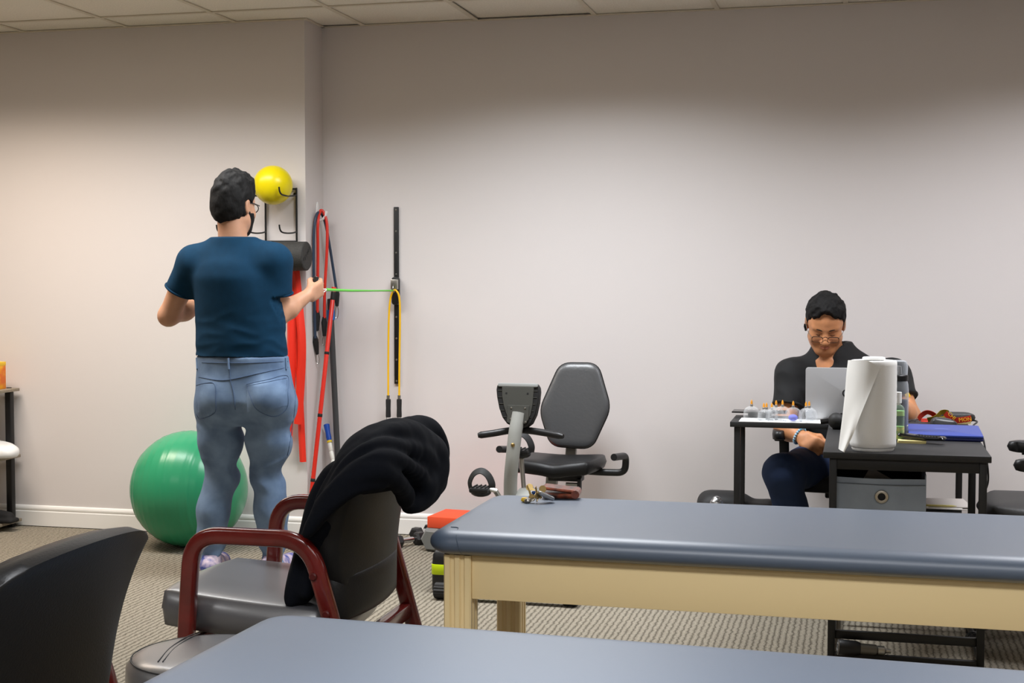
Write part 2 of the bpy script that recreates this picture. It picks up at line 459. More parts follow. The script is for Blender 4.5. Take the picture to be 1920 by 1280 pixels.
def baseboard(name, p0, p1, out):
    bm = B(); p0, p1, out = Vector(p0), Vector(p1), Vector(out); R = []
    for p in (p0, p1): R.append([bm.verts.new(p + out * a + Vector((0, 0, z))) for a, z in BBP])
    n = len(BBP)
    for j in range(n): bm.faces.new((R[0][j], R[0][(j + 1) % n], R[1][(j + 1) % n], R[1][j]))
    bm.faces.new(R[0]); bm.faces.new(R[1][::-1])
    return struct(name, bm, mTrim)
baseboard('baseboard_left', (XW, YL, 0), (XE + 0.014, YL, 0), (0, -1, 0))
baseboard('baseboard_return', (XE, YL, 0), (XE, YR, 0), (1, 0, 0))
baseboard('baseboard_right', (XE, YR, 0), (XR, YR, 0), (0, -1, 0))
# suspended ceiling: slab coloured dark as the plenum's shade, grid bars, one object per tile
ce = struct('ceiling', box2((XW - .1, YB - .1, CEIL + 0.075), (XR + .1, YR + .2, CEIL + 0.12)), mDark)
TS = 0.6096; SX, SY = -3.737, 6.447
xs = [SX + k * TS for k in range(-4, 11)]; ys = [SY - k * TS for k in range(0, 15)]
xcuts = [XW] + [x for x in xs if XW < x < XR] + [XR]; ycuts = [YB] + sorted(y for y in ys if y > YB) + [YR]
def in_troffer(x, y): return any(abs(x - t[0]) < 0.61 and abs(y - t[1]) < 0.305 for t in TROFFERS)
tilemesh = {}
for i in range(len(xcuts) - 1):
    for j in range(len(ycuts) - 1):
        x0, x1, y0, y1 = xcuts[i], xcuts[i + 1], ycuts[j], ycuts[j + 1]
        if j == len(ycuts) - 2:
            if x1 <= XE + 0.2 and x0 < XE - 0.3: y1 = YL
        if in_troffer((x0 + x1) / 2, (y0 + y1) / 2): continue
        gap = 0.0
        if j == len(ycuts) - 2 and x0 < XE < x1: gap = 0.030          # loose tile over the jog
        w_, d_ = round(x1 - x0 - 0.006, 3), round(y1 - y0 - 0.006 - gap, 3)
        key = (w_, d_)
        if key not in tilemesh: tilemesh[key] = mesh_of(BX((0, 0, 0.0075), (w_, d_, 0.015), 0.002), 'ceiling_tile', True, 30); tilemesh[key].materials.append(mTile)
        o = link(bpy.data.objects.new('ceiling_tile', tilemesh[key])); o.parent = ce
        o.location = ((x0 + x1) / 2, (y0 + y1 - gap) / 2, CEIL + 0.004 + (0.006 if rnd.random() < 0.12 else 0))
for x in xcuts[1:-1]:
    obj('grid_bar', box2((x - 0.012, YB, CEIL - 0.002), (x + 0.012, YR if x > XE else YL, CEIL + 0.003)), mGrid, ce)
for y in ycuts[1:-1]:
    obj('grid_bar', box2((XW, y - 0.012, CEIL - 0.0015), (XR, y + 0.012, CEIL + 0.0035)), mGrid, ce)
for a, b in (((XW, YL - 0.02, CEIL - 0.003), (XE + 0.02, YL, CEIL + 0.002)), ((XE, YL, CEIL - 0.003), (XE + 0.02, YR, CEIL + 0.002)), ((XE, YR - 0.02, CEIL - 0.003), (XR, YR, CEIL + 0.002))):
    obj('wall_angle', box2(a, b), mGrid, ce)
mDiff = M('light_diffuser', (255, 244, 228), 0.6, emit=1.5)
for i, (x, y, pw, c, sp) in enumerate(TROFFERS):
    where = ['over the far left corner of the room', 'over the green exercise ball', 'over the exercise bike', 'over the far right of the room', 'over the left middle of the room',
             'over the rear treatment table', 'over the right middle of the room', 'behind the camera on the left', 'behind the camera on the right'][i]
    t = thing('ceiling_light', 'recessed fluorescent ceiling light with louvres ' + where, 'ceiling light', (x, y, CEIL), 0, 'recessed ceiling lights')
    bm = B()
    for sx in (-1, 1): box(bm, (sx * 0.595, 0, 0.022), (0.03, 0.60, 0.05))
    for sy in (-1, 1): box(bm, (0, sy * 0.29, 0.022), (1.16, 0.03, 0.05))
    obj('frame', bm, mTrim, t)
    obj('diffuser', BX((0, 0, 0.05), (1.16, 0.55, 0.006)), mDiff, t)
    bm = B()
    for k in range(-2, 3): box(bm, (k * 0.19, 0, 0.024), (0.006, 0.55, 0.03))
    obj('louvre', bm, mTrim, t)

# ================================================================== treatment tables
def treatment_table(label, loc, rz, L=1.86, Wd=0.72, Z=0.66, th=0.068):
    """local x along the table, origin at the near left corner on the floor"""
    t = thing('treatment_table', label, 'treatment table', loc, rz, 'padded treatment tables')
    T = Matrix.Translation((L / 2, Wd / 2, Z - th))
    out = rrect(L, Wd, 0.075, 8)
    pr = [(0.052 * (1 - math.cos(-PI / 2 + PI * k / 18)), th / 2 + th / 2 * math.sin(-PI / 2 + PI * k / 18)) for k in range(19)] + [(0.062, th), (0.071, th)]
    p = obj('padded_top', slab(B(), out, pr, T), mVinyl, t, angle=60)
    # seam piping across the near left corner and its twin on the right
    mSeam = M('vinyl_seam', (74, 87, 104), 0.5)
    for cx, sg in ((0.105, 1), (L - 0.105, -1)):
        pts = []
        for k in range(11):
            a = -PI / 2 + PI * k / 10
            yy = 0.052 - 0.0525 * max(0, math.cos(a)); zz = Z - th / 2 + th / 2 * math.sin(a) + 0.001
            pts.append((cx - sg * 0.028 * (k / 10) ** 2.2, yy + (0.0 if k < 8 else 0.008 * (k - 7)), zz))
        pts.append((cx - sg * 0.050, 0.082, Z + 0.0008))
        obj('seam', tube(catmull(pts, 3), 0.0013, 5), mSeam, p)
    zt = Z - th
    IN = 0.035; LW = 0.078; AP = 0.122
    for ix in (0, 1):
        for iy in (0, 1):
            cx = IN + 0.012 + LW / 2 if ix == 0 else L - IN - 0.012 - LW / 2; cy = IN + LW / 2 if iy == 0 else Wd - IN - LW / 2
            h = LW / 2; o_ = []
            # fluted square section: grooves in each face
            for s in range(4):
                a = s * PI / 2; ca, sa = math.cos(a), math.sin(a)
                for (x, y) in ((-h, -h + 0.004), (-h + 0.004, -h), (-0.022, -h), (-0.018, -h + 0.006), (-0.010, -h + 0.006), (-0.006, -h), (0.006, -h), (0.010, -h + 0.006), (0.018, -h + 0.006), (0.022, -h), (h - 0.004, -h)):
                    o_.append((cx + x * ca - y * sa, cy + x * sa + y * ca))
            bm = B(); n = len(o_); A = [bm.verts.new((x, y, 0.0)) for x, y in o_]; C = [bm.verts.new((x, y, zt)) for x, y in o_]
            for j in range(n): bm.faces.new((A[j], A[(j + 1) % n], C[(j + 1) % n], C[j]))
            bm.faces.new(A[::-1]); bm.faces.new(C)
            obj('leg', bm, mBeige, t, angle=20)
    ya = IN + 0.012
    for (a, b) in (((IN + 0.012 + LW, ya, zt - AP), (L - IN - 0.012 - LW, ya + 0.025, zt)), ((IN + LW, Wd - ya - 0.025, zt - AP), (L - IN - LW, Wd - ya, zt)),
                   ((IN + 0.012, IN + LW, zt - AP), (IN + 0.037, Wd - IN - LW, zt)), ((L - IN - 0.037, IN + LW, zt - AP), (L - IN - 0.012, Wd - IN - LW, zt))):
        obj('apron', box2(a, b, 0.002), mBeige, t)
    return t
treatment_table('blue-grey vinyl treatment table with keys and wallet on it', (-1.155, 3.655, 0), -0.006)
treatment_table('blue-grey vinyl treatment table nearest the camera, along the bottom edge', (-1.235, 2.010, 0), -0.045, L=1.90)

# ================================================================== guest chairs (local +x is the way the chair faces)
mBolt = M('maroon_bolt_cap', (74, 18, 16), 0.35)
def guest_chair(label, loc, rz):
    t = thing('guest_chair', label, 'chair', loc, rz, 'black leather guest chairs with maroon arms')
    # seat: front at x=+0.50, back at 0
    def sw(q): return Vector((q.x + 0.245 , q.y, q.z + 0.415 + 0.018 * (q.x / 0.25)))
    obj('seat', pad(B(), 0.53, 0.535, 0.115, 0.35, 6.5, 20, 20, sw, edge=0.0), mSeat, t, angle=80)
    def lean(q, x0=0.0, dz=0.0):
        # q.x across (y), q.y up, q.z thickness (towards the front)
        up = q.y + dz; k = up / 0.55
        bow = -0.02 + 0.10 * (q.x / 0.27) ** 2 * 0.35
        back = -0.22 * max(0, k) ** 3
        return Vector((-0.022 + back + q.z + bow, q.x * (1 - 0.10 * max(0, k - 0.6)), 0.44 + up))
    b = obj('backrest', pad(B(), 0.55, 0.45, 0.10, 0.75, 6, 30, 30, lambda q: lean(q, 0, 0.255), back=0.8), mLeather, t, angle=80)
    obj('lumbar_roll', pad(B(), 0.50, 0.15, 0.10, 0.3, 3.5, 14, 10, lambda q: lean(q, 0, 0.045), back=0.95), mLeather, b, angle=80)
    prof = [(a / 1.0, c / 1.0) for a, c in rrect(0.036, 0.046, 0.011, 3)]
    for s in (-1, 1):
        y = s * 0.292
        pts = [(0.398, y, 0.0), (0.380, y, 0.40), (0.360, y, 0.655), (0.02, y, 0.655), (-0.035, y, 0.47), (-0.165, y, 0.0)]
        P = fillet(pts[:2] + [pts[2]] + [pts[3]] + [pts[4]] + [pts[5]], 0.085, 9)
        obj('arm_frame', sweep(B(), P, 1.0, prof=prof, up=(0, 1, 0)), mMaroon, t, angle=50)
        for (x, z) in ((0.0, 0.56), (-0.036, 0.46)):
            obj('bolt_cap', LA([(0.0, 0.026), (0.008, 0.026), (0.011, 0.023), (0.011, 0.0)], 14, Matrix.Translation((x, y, z)) @ Matrix.Rotation(s * -PI / 2, 4, 'X')), mBolt, t)
    obj('front_rail', box2((0.365, -0.275, 0.315), (0.398, 0.275, 0.36), 0.006), mMaroon, t)
    obj('rear_rail', box2((-0.085, -0.275, 0.315), (-0.05, 0.275, 0.36), 0.006), mMaroon, t)
    return t
gc = guest_chair('black leather guest chair with maroon arms and the hoodie over its back', (-1.405, 3.785, 0), PI)
gc2 = dup(gc, (-1.462, 2.170, 0), PI - 0.06, 'black leather guest chair at the lower left corner, only its backrest top showing')

# padded stool between them
p = onZ(395, 1219, 0.47)
st = thing('padded_stool', 'black round padded stool behind the nearest treatment table corner', 'stool', (p.x, p.y, 0))
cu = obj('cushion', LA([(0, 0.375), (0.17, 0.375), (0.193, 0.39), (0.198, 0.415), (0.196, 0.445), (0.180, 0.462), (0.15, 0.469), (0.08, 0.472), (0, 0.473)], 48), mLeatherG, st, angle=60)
mStitch = M('dark_stitch', (26, 26, 27), 0.6)
for off in (0, 9):
    pts = [onZ(x + off, y, 0.4708) - Vector((p.x, p.y, 0)) for x, y in ((296, 1240), (318, 1215), (346, 1196), (366, 1187))]
    obj('seam', tube(catmull(pts, 4), 0.0014, 5), mStitch, cu)
obj('seam', tube([(0.185 * math.cos(a * PI / 24), 0.185 * math.sin(a * PI / 24), 0.4605) for a in range(48)], 0.0016, 5, closed=True), mStitch, cu)
obj('column', LA([(0, 0.05), (0.03, 0.05), (0.03, 0.2), (0.02, 0.2), (0.02, 0.375), (0, 0.375)], 16), mBlack, st)
for k in range(5):
    a = k * 2 * PI / 5
    lg = obj('leg', tube([(0, 0, 0.08), (0.12 * math.cos(a), 0.12 * math.sin(a), 0.075), (0.22 * math.cos(a), 0.22 * math.sin(a), 0.055)], [0.02, 0.017, 0.013], 8), mBlack, st)
    obj('caster', LA([(0, -0.012), (0.024, -0.012), (0.024, 0.012), (0, 0.012)], 14, Matrix.Translation((0.22 * math.cos(a), 0.22 * math.sin(a), 0.025)) @ Matrix.Rotation(a, 4, 'Z') @ Matrix.Rotation(PI / 2, 4, 'X')), mBlackP, lg)

# ================================================================== balls, rack, bands on the left wall
def seg(a, b, t): return Vector(a) + (Vector(b) - Vector(a)) * t
R_ = 0.292
mGreen = M('green_vinyl', (50, 150, 106), 0.27, spec=0.5)
bm = B(); n, m = 48, 40
prof = []
for k in range(m + 1):
    a = PI * k / m; r = R_ * math.sin(a); z = -R_ * math.cos(a)
    prof.append((max(0, r), z))
ridge = []
A = Matrix.Translation((-3.262, 6.428, R_ - 0.004)) @ Matrix.Rotation(math.radians(90), 4, 'Y') @ Matrix.Rotation(0.3, 4, 'Z')
prof = []
for k in range(121):
    a = PI * k / 120; e = 0.0
    for c_ in (42, 50, 58, 66, 74, 82, 90, 98, 106, 114, 122, 130, 138): e += 0.0018 * math.exp(-((math.degrees(a) - c_) / 0.7) ** 2)
    prof.append(((R_ - 0.0012 + e) * math.sin(a) if 0 < k < 120 else 0.0, -(R_ - 0.0012 + e) * math.cos(a)))
single('exercise_ball', LA(prof, 64, A), mGreen, 'large green exercise ball on the floor against the wall', 'exercise ball', angle=80)

# wire rack
RK = YL - 0.012
rack = thing('wall_rack', 'black wire rack with hooks on the wall below the yellow ball', 'rack', onY(527, 520, YL))
PX = [(498, 352), (556, 352)]
zt_ = onY(556, 352, RK).z; zb_ = onY(556, 545, RK).z
for px in (441, 498, 556):
    x = onY(px, 400, RK).x
    obj('upright', tube([(x, RK, zb_), (x, RK, zt_)], 0.0055, 8), mBlack, rack, world=True)
x0, x1 = onY(441, 400, RK).x, onY(556, 400, RK).x
for py in (354, 452, 520):
    z = onY(556, py, RK).z
    obj('crossbar', tube([(x0, RK - 0.004, z), (x1, RK - 0.004, z)], 0.0045, 8), mBlack, rack, world=True)
for px in (441, 498, 556):
    for py in (369, 438, 507):
        x = onY(px, 400, RK).x; z = onY(px, py - 2, RK).z
        pts = [(x, RK - 0.003, z + 0.004), (x - 0.001, RK - 0.05, z - 0.003), (x - 0.003, RK - 0.12, z - 0.006), (x - 0.006, RK - 0.175, z - 0.002), (x - 0.008, RK - 0.195, z + 0.012), (x - 0.009, RK - 0.20, z + 0.034)]
        obj('hook', tube(catmull(pts, 4), 0.0042, 8), mBlack, rack, world=True)
for px in (498, 556): obj('screw', LA([(0, 0.006), (0.007, 0.005), (0.009, 0)], 12, Matrix.Translation(onY(px - 3, 364, YL - 0.001)) @ Matrix.Rotation(PI / 2, 4, 'X')), mBlack, rack, world=True)
# yellow ball cradled on the top hooks
c = onY(512, 347, YL - 0.118)
mYel = M('yellow_vinyl', (238, 218, 12), 0.3, spec=0.5)
bm = ball(B(), c, 0.0985, 40, 24)
single('yellow_ball', bm, mYel, 'small glossy yellow ball resting on the top hooks of the wall rack', 'ball', angle=80)
# foam roller on the lower hooks
RY = YL - 0.115
c1 = onY(576, 480, RY); c0 = c1 - Vector((0.46, 0, 0))
mFoam = M('black_foam', (40, 40, 40), 0.7, var=0.5, vscale=260, bump=0.8, bscale=300, rgb2=(62, 61, 58))
ro = thing('foam_roller', 'black foam roller lying on the lower rack hooks', 'foam roller', (c0 + c1) / 2 - Vector((0, 0, 0.073)))
obj('cylinder', LA([(0, 0), (0.068, 0), (0.073, 0.004), (0.073, 0.456), (0.068, 0.46), (0, 0.46)], 40, align(c0, c1)), mFoam, ro, world=True)
bm = B()
for k in range(5):
    y0 = RY - 0.045 + k * 0.018
    sweep(bm, catmull([(c1.x + 0.0008, y0 + 0.006 * math.sin(j * 2.1 + k), c1.z - 0.035 + k * 0.014 + 0.006 * j + (0.010 if j % 2 else 0)) for j in range(4)], 3), 0.0009, 5)
obj('scribble', bm, M('marker_ink', (16, 16, 16), 0.5), ro, world=True)
# flat red latex bands hanging from the rack
mLatex = M('red_latex', (232, 52, 34), 0.45, trans=0.0, spec=0.4)
def strip(P, wd, Y0):
    bm = B(); L_ = catmull(P, 8); prev = None
    for i, q in enumerate(L_):
        t = (L_[min(i + 1, len(L_) - 1)] - L_[max(i - 1, 0)]).normalized(); s = Vector((t.z, 0, -t.x)).normalized()
        fold = 0.006 * math.sin(i * 0.35)
        ring = []
        for k in range(7):
            u = k / 3 - 1
            ring.append((q + s * (wd / 2 * u) + Vector((0, fold * (1 - u * u) - 0.010 * math.cos(u * 2.4), 0))))
        fr = [bm.verts.new(v) for v in ring]; bk = [bm.verts.new(v + Vector((0, 0.0012, 0))) for v in ring]
        if prev:
            for k in range(6):
                bm.faces.new((prev[0][k], prev[0][k + 1], fr[k + 1], fr[k])); bm.faces.new((prev[1][k], bk[k], bk[k + 1], prev[1][k + 1]))
            bm.faces.new((prev[0][0], fr[0], bk[0], prev[1][0])); bm.faces.new((prev[0][6], prev[1][6], bk[6], fr[6]))
        else: bm.faces.new([*fr, *bk[::-1]])
        prev = (fr, bk)
    bm.faces.new([*prev[0][::-1], *prev[1]])
    return bm
hz = zb_ + 0.06
rb = thing('resistance_strips', 'flat red latex resistance bands hanging under the wall rack', 'resistance band', onY(553, 866, YL - 0.03))
for (pts, wd, Yq) in (([(541, 508), (552, 600), (560, 720), (567, 866)], 0.036, YL - 0.030), ([(545, 508), (546, 600), (544, 720), (537, 843)], 0.050, YL - 0.048),
                      ([(553, 508), (560, 580), (565, 660), (558, 795)], 0.045, YL - 0.058)):
    obj('strip', strip([onY(px, py, Yq) for px, py in pts], wd, Yq), mLatex, rb, world=True)

# white hook on the return wall with two tube bands
hk = onX(594, 398, XE)
wh = thing('adhesive_hook', 'white plastic hook stuck in the wall recess holding tube bands', 'hook', (hk.x, hk.y, hk.z - 0.05))
obj('back_plate', slab(B(), [(0.016 * math.cos(a) , 0.055 * math.sin(a)) for a in [k * PI / 12 for k in range(24)]], round_prof(0.006, 0.0028, 3), frame((XE, hk.y, hk.z), (0, 1, 0), (0, 0, 1), (1, 0, 0))), mWhite, wh, world=True)
obj('hook_arm', tube(catmull([(XE + 0.004, hk.y, hk.z - 0.035), (XE + 0.025, hk.y, hk.z - 0.04), (XE + 0.045, hk.y, hk.z - 0.022), (XE + 0.055, hk.y, hk.z + 0.005)], 5), [0.007] * 16, 8), mWhite, wh, world=True)
mRedT = M('red_tube', (214, 50, 36), 0.4); mNavyT = M('navy_tube', (46, 62, 82), 0.4); mYelT = M('yellow_tube', (244, 190, 16), 0.4)
mStrap = M('black_webbing', (22, 22, 23), 0.75, bump=0.4, bscale=400)
HX, HY = XE + 0.032, hk.y
def tube_band(name, label, pts, r, mat, ends, Ys=None):
    P = [Vector(p) for p in pts]
    t = thing(name, label, 'resistance band', (P[0].x, P[0].y, min(p.z for p in P)))
    obj('tubing', tube(catmull(P, 8), r, 10), mat, t, world=True)
    for (a, b, c_) in ends:
        h = obj('end_strap', tube([a, seg(a, b, 0.3), seg(a, b, 0.7), b], [0.010, 0.017, 0.013, 0.009], 8, prof=[(1.0 * math.cos(2 * PI * i / 8), 0.55 * math.sin(2 * PI * i / 8)) for i in range(8)]), mStrap, t, world=True)
        d = (Vector(c_) - Vector(b)); ring = []
        for k in range(16):
            q = 2 * PI * k / 16; ring.append(seg(b, c_, 0.5 - 0.5 * math.cos(q)) + Vector((0.009 * math.sin(q), 0, 0)))
        obj('carabiner', tube(ring, 0.0022, 6, closed=True), mSteel, h, world=True)
    return t
def W(px, py, Y): return onY(px, py, Y)
Yb = HY
def WL(px, py, o=0.014): return onX(px, py, XE + o)
tube_band('tube_band', 'red rubber tube band hanging folded over the white hook',
    [WL(595, 586, .02), WL(595.5, 540, .02), WL(596, 480, .022), WL(596, 420, .026), W(600, 397, Yb - .012), W(606, 397, Yb), W(613, 420, Yb), W(613, 470, Yb - .01), W(609, 540, Yb - .015), W(608, 596, Yb - .015)],
    0.0080, mRedT, [(WL(595, 582, .02), WL(595, 620, .02), WL(595, 643, .02)), (W(608, 594, Yb - .016), W(608, 630, Yb - .016), W(607, 647, Yb - .016))])
tube_band('tube_band', 'navy rubber tube band hanging over the white hook behind the red one',
    [WL(591, 634), WL(589, 560), WL(588, 480), WL(589, 430), WL(594, 402, .018), W(602, 400, Yb + .014), W(610, 418, Yb + .02), W(617, 455, Yb + .03), W(625, 505, Yb + .04), W(631, 545, Yb + .045)],
    0.0075, mNavyT, [(WL(591, 630), WL(595, 664), WL(596, 682)), (W(631, 541, Yb + .04), W(632, 574, Yb + .04), W(631, 597, Yb + .04))])
# poles and stick leaning in the recess
def pole(name, label, cat, a, b, r, mat, extras):
    a, b = Vector(a), Vector(b); t = thing(name, label, cat, b)
    obj('shaft', LA([(0, 0), (r * .9, 0), (r, 0.002), (r, (a - b).length - 0.002), (r * .9, (a - b).length), (0, (a - b).length)], 18, align(b, a)), mat, t, world=True)
    for nm, t0, t1, rr, mt in extras:
        p, q = seg(b, a, t0), seg(b, a, t1); l = (q - p).length
        obj(nm, LA([(0, 0), (rr * .95, 0), (rr, l * .1), (rr, l * .9), (rr * .95, l), (0, l)], 18, align(p, q)), mt, t, world=True)
    return t
mRedPole = M('red_pole', (222, 50, 36), 0.35); mGreyPole = M('charcoal_pole', (62, 63, 64), 0.5); mRubber = M('black_rubber', (28, 28, 28), 0.6)
ra = onY(626, 540, YR - 0.075); rbm = onZ(573, 1003, 0.0)
rbm.y = min(rbm.y, YL - 0.06)
rbm.x = max(rbm.x, XE + 0.016)
L_ = lambda y: (1003 - y) / (1003 - 540.0)
pole('exercise_pole', 'red jointed exercise pole leaning against the recess wall', 'pole', ra, rbm, 0.0115, mRedPole,
     [('joint_ring', L_(896), L_(890), 0.0125, mRubber), ('joint_ring', L_(778), L_(772), 0.0125, mRubber), ('joint_ring', L_(663), L_(658), 0.0125, mRubber), ('end_grip', L_(562), L_(547), 0.0128, mRubber), ('end_cap', L_(543), 1.004, 0.0125, mRedPole)])
ga = onY(619, 560, YR - 0.03); gb = onZ(640, 1002, 0.0)
pole('exercise_pole', 'charcoal grey exercise pole leaning in the corner with a blue clip', 'pole', ga, gb, 0.0155, mGreyPole,
     [('clip', (1002 - 600) / 442., (1002 - 581) / 442., 0.021, M('blue_plastic', (42, 118, 206), 0.4))])
sa = onY(612, 795, YR - 0.045); sb = onZ(650, 1010, 0.0)
mBeads = M('cream_plastic', (232, 230, 220), 0.4)
ms = thing('massage_stick', 'white beaded massage stick with blue handle leaning on the wall', 'massage stick', sb)
tl = lambda y: (1010 - y) / (1010 - 795.0)
p, q = seg(sb, sa, tl(826)), sa; l = (q - p).length
obj('handle', LA([(0, 0), (0.013, 0), (0.0145, l * .2), (0.013, l * .5), (0.0155, l * .8), (0.016, l * .97), (0.012, l), (0, l)], 18, align(p, q)), M('royal_blue_grip', (20, 72, 168), 0.4), ms, world=True)
p2_ = seg(sb, sa, tl(830)); obj('collar', LA([(0, 0), (0.0135, 0), (0.0135, (p - p2_).length), (0, (p - p2_).length)], 16, align(p2_, p)), M('yellow_collar', (224, 196, 40), 0.4), ms, world=True)
for k in range(10):
    a_, b_ = seg(sb, p2_, 1 - (k + 1) / 11), seg(sb, p2_, 1 - k / 11); l = (b_ - a_).length
    obj('bead', LA([(0, 0), (0.009, 0), (0.0118, l * .12), (0.0118, l * .88), (0.009, l), (0, l)], 14, align(a_, b_)), mBeads, ms, world=True)
obj('handle', LA([(0, 0), (0.014, 0), (0.0145, 0.05), (0.012, 0.068), (0, 0.07)], 16, align(sb, sa)), M('royal_blue_grip', (20, 72, 168), 0.4), ms, world=True)

# ================================================================== anchor rail on the right wall
r0, r1 = onY(743.5, 719, YR), onY(745.5, 388, YR); rx = onY(744.5, 550, YR).x
rl = thing('anchor_rail', 'black slotted anchor rail screwed upright to the right wall', 'rail', (rx, YR, r0.z))
obj('channel', box2((rx - 0.0125, YR - 0.014, r0.z), (rx + 0.0125, YR, r1.z), 0.002), mBlack, rl, world=True)
for k in range(9):
    z = r0.z + 0.015 + (r1.z - r0.z - 0.03) * k / 8
    obj('screw', LA([(0, 0.003), (0.004, 0.0025), (0.0055, 0)], 10, Matrix.Translation((rx, YR - 0.014, z)) @ Matrix.Rotation(PI / 2, 4, 'X')), mSteel, rl, world=True)
cz = onY(745, 545, YR).z
ca = obj('carriage', slab(B(), rrect(0.040, 0.145, 0.015, 5), round_prof(0.034, 0.008, 3), frame((rx + 0.003, YR - 0.012, cz), (1, 0, 0), (0, 0, 1), (0, -1, 0))), mBlackP, rl, world=True)
pz = onY(742, 533, YR - 0.05)
obj('steel_bracket', BX((pz.x - 0.004, YR - 0.058, pz.z), (0.036, 0.024, 0.052), 0.003), mSteel, ca, world=True)
obj('eye_ring', tube([(pz.x - 0.004 + 0.0, YR - 0.068 - 0.016 * math.sin(a), pz.z - 0.022 + 0.018 * math.cos(a)) for a in [k * PI / 8 for k in range(16)]], 0.003, 6, closed=True), mSteel, ca, world=True)
Ya = YR - 0.072
yb = thing('tube_band', 'yellow rubber tube band with black handles hanging on the wall rail', 'resistance band', onY(739, 790, Ya))
obj('tubing', tube(catmull([W(728, 742, Ya), W(728, 680, Ya), W(729, 600, Ya), W(732, 560, Ya), W(738, 545, Ya), W(744, 546, Ya), W(749, 560, Ya), W(750, 600, Ya), W(749, 680, Ya), W(748.5, 742, Ya)], 8), 0.0050, 10), mYelT, yb, world=True)
mGrip = M('black_foam_grip', (34, 34, 34), 0.8)
for px in (728, 748.5):
    a, b = W(px, 748, Ya), W(px, 782, Ya); l = (b - a).length
    obj('ferrule', LA([(0, 0), (0.008, 0), (0.009, 0.02), (0, 0.02)], 14, align(W(px, 748, Ya), W(px, 740, Ya))), mSteel, yb, world=True)
    h = obj('handle', LA([(0, 0), (0.0125, 0), (0.0135, l * .1), (0.0125, l * .5), (0.0135, l * .92), (0.0125, l), (0, l)], 18, align(a, b)), mGrip, yb, world=True)
    obj('clear_stirrup', tube(fillet([b + Vector((-0.012, 0, 0)), W(px - 7, 808, Ya), W(px + 7, 808, Ya), b + Vector((0.012, 0, 0))], 0.02, 4), 0.0045, 8), M('milky_plastic', (226, 226, 222), 0.35), h, world=True)

# ================================================================== shelf unit at the far left
mShelf = M('grey_oak_shelf', (150, 138, 120), 0.55, var=0.25, vscale=5, stretch=(1, 12, 12))
sx1 = onY(36, 726, YL - 0.03).x
zs = [onY(36, y, YL - 0.03).z for y in (727, 851, 971)]
sh = thing('shelf_unit', 'low grey-oak shelf unit with black posts at the left edge', 'shelf', (sx1 - 0.4, YL - 0.2, 0))
for z in zs: obj('board', box2((sx1 - 0.80, YL - 0.34, z - 0.016), (sx1, YL - 0.025, z), 0.002), mShelf, sh, world=True)
for x in (sx1 - 0.045, sx1 - 0.755):
    for y in (YL - 0.055, YL - 0.31):
        obj('post', box2((x - 0.018, y - 0.018, 0), (x + 0.018, y + 0.018, zs[0] - 0.016), 0.006), mBlack, sh, world=True)
        obj('post_cap', LA([(0, 0), (0.014, 0), (0.013, 0.004), (0, 0.004)], 14, Matrix.Translation((x, y, zs[0]))), mBlack, sh, world=True)
p = onY(5, 700, YL - 0.12)
yx = thing('printed_carton', 'yellow and orange printed carton on the top shelf at the left edge', 'box', (p.x - 0.06, YL - 0.14, zs[0]))
mCarton = M('yellow_orange_print', (244, 176, 26), 0.4, var=0.6, vscale=22, rgb2=(226, 106, 12), spec=0.5)
hgt = onY(3, 679, YL - 0.14).z - zs[0]
obj('carton', box2((p.x - 0.12, YL - 0.19, zs[0]), (p.x, YL - 0.09, zs[0] + hgt), 0.003), mCarton, yx, world=True)
obj('lid_flap', box2((p.x - 0.121, YL - 0.191, zs[0] + hgt - 0.02), (p.x + 0.001, YL - 0.089, zs[0] + hgt + 0.001), 0.002), M('yellow_card', (244, 196, 40), 0.45), yx, world=True)
# crumpled white bag on the middle shelf
F = Field(np.arange(-0.2, 0.2, 0.009), np.arange(-0.14, 0.14, 0.009), np.arange(-0.02, 0.16, 0.009))
F.ell((-0.02, 0, 0.035), (0.15, 0.095, 0.06), k=0.03); F.ell((0.06, 0.0, 0.03), (0.09, 0.08, 0.045), k=0.03); F.ell((-0.05, 0.02, 0.07), (0.07, 0.05, 0.05), k=0.03)
P_ = F.all(); F.D += 0.010 * np.abs(waves(P_, 3, 55, 6)).astype(np.float32); F.D = np.maximum(F.D, 0.004 - P_[..., 2])
me = F.mesh('bag', 1); me.transform(Matrix.Translation((onY(10, 840, YL - 0.16).x - 0.07, YL - 0.17, zs[1] - 0.003)))
single('plastic_bag', me, M('white_film', (236, 236, 236), 0.35), 'crumpled white plastic bag on the middle board of the shelf unit', 'bag')
F = Field(np.arange(-0.16, 0.16, 0.008), np.arange(-0.08, 0.08, 0.008), np.arange(-0.01, 0.14, 0.008))
F.cap((-0.1, 0, 0.045), (0.09, 0, 0.03), 0.042, 0.028, 0.03); F.ell((-0.06, 0, 0.075), (0.05, 0.036, 0.05), k=0.03); F.rbox((0, 0, 0.012), (0.13, 0.042, 0.012), 0.008, k=0.008)
me = F.mesh('shoe', 1); me.transform(Matrix.Translation((onY(12, 955, YL - 0.17).x - 0.075, YL - 0.17, zs[2] + 0.001)))
single('black_shoe', me, M('black_cloth', (20, 20, 22), 0.8), 'black shoe on the bottom board of the shelf unit', 'shoe')

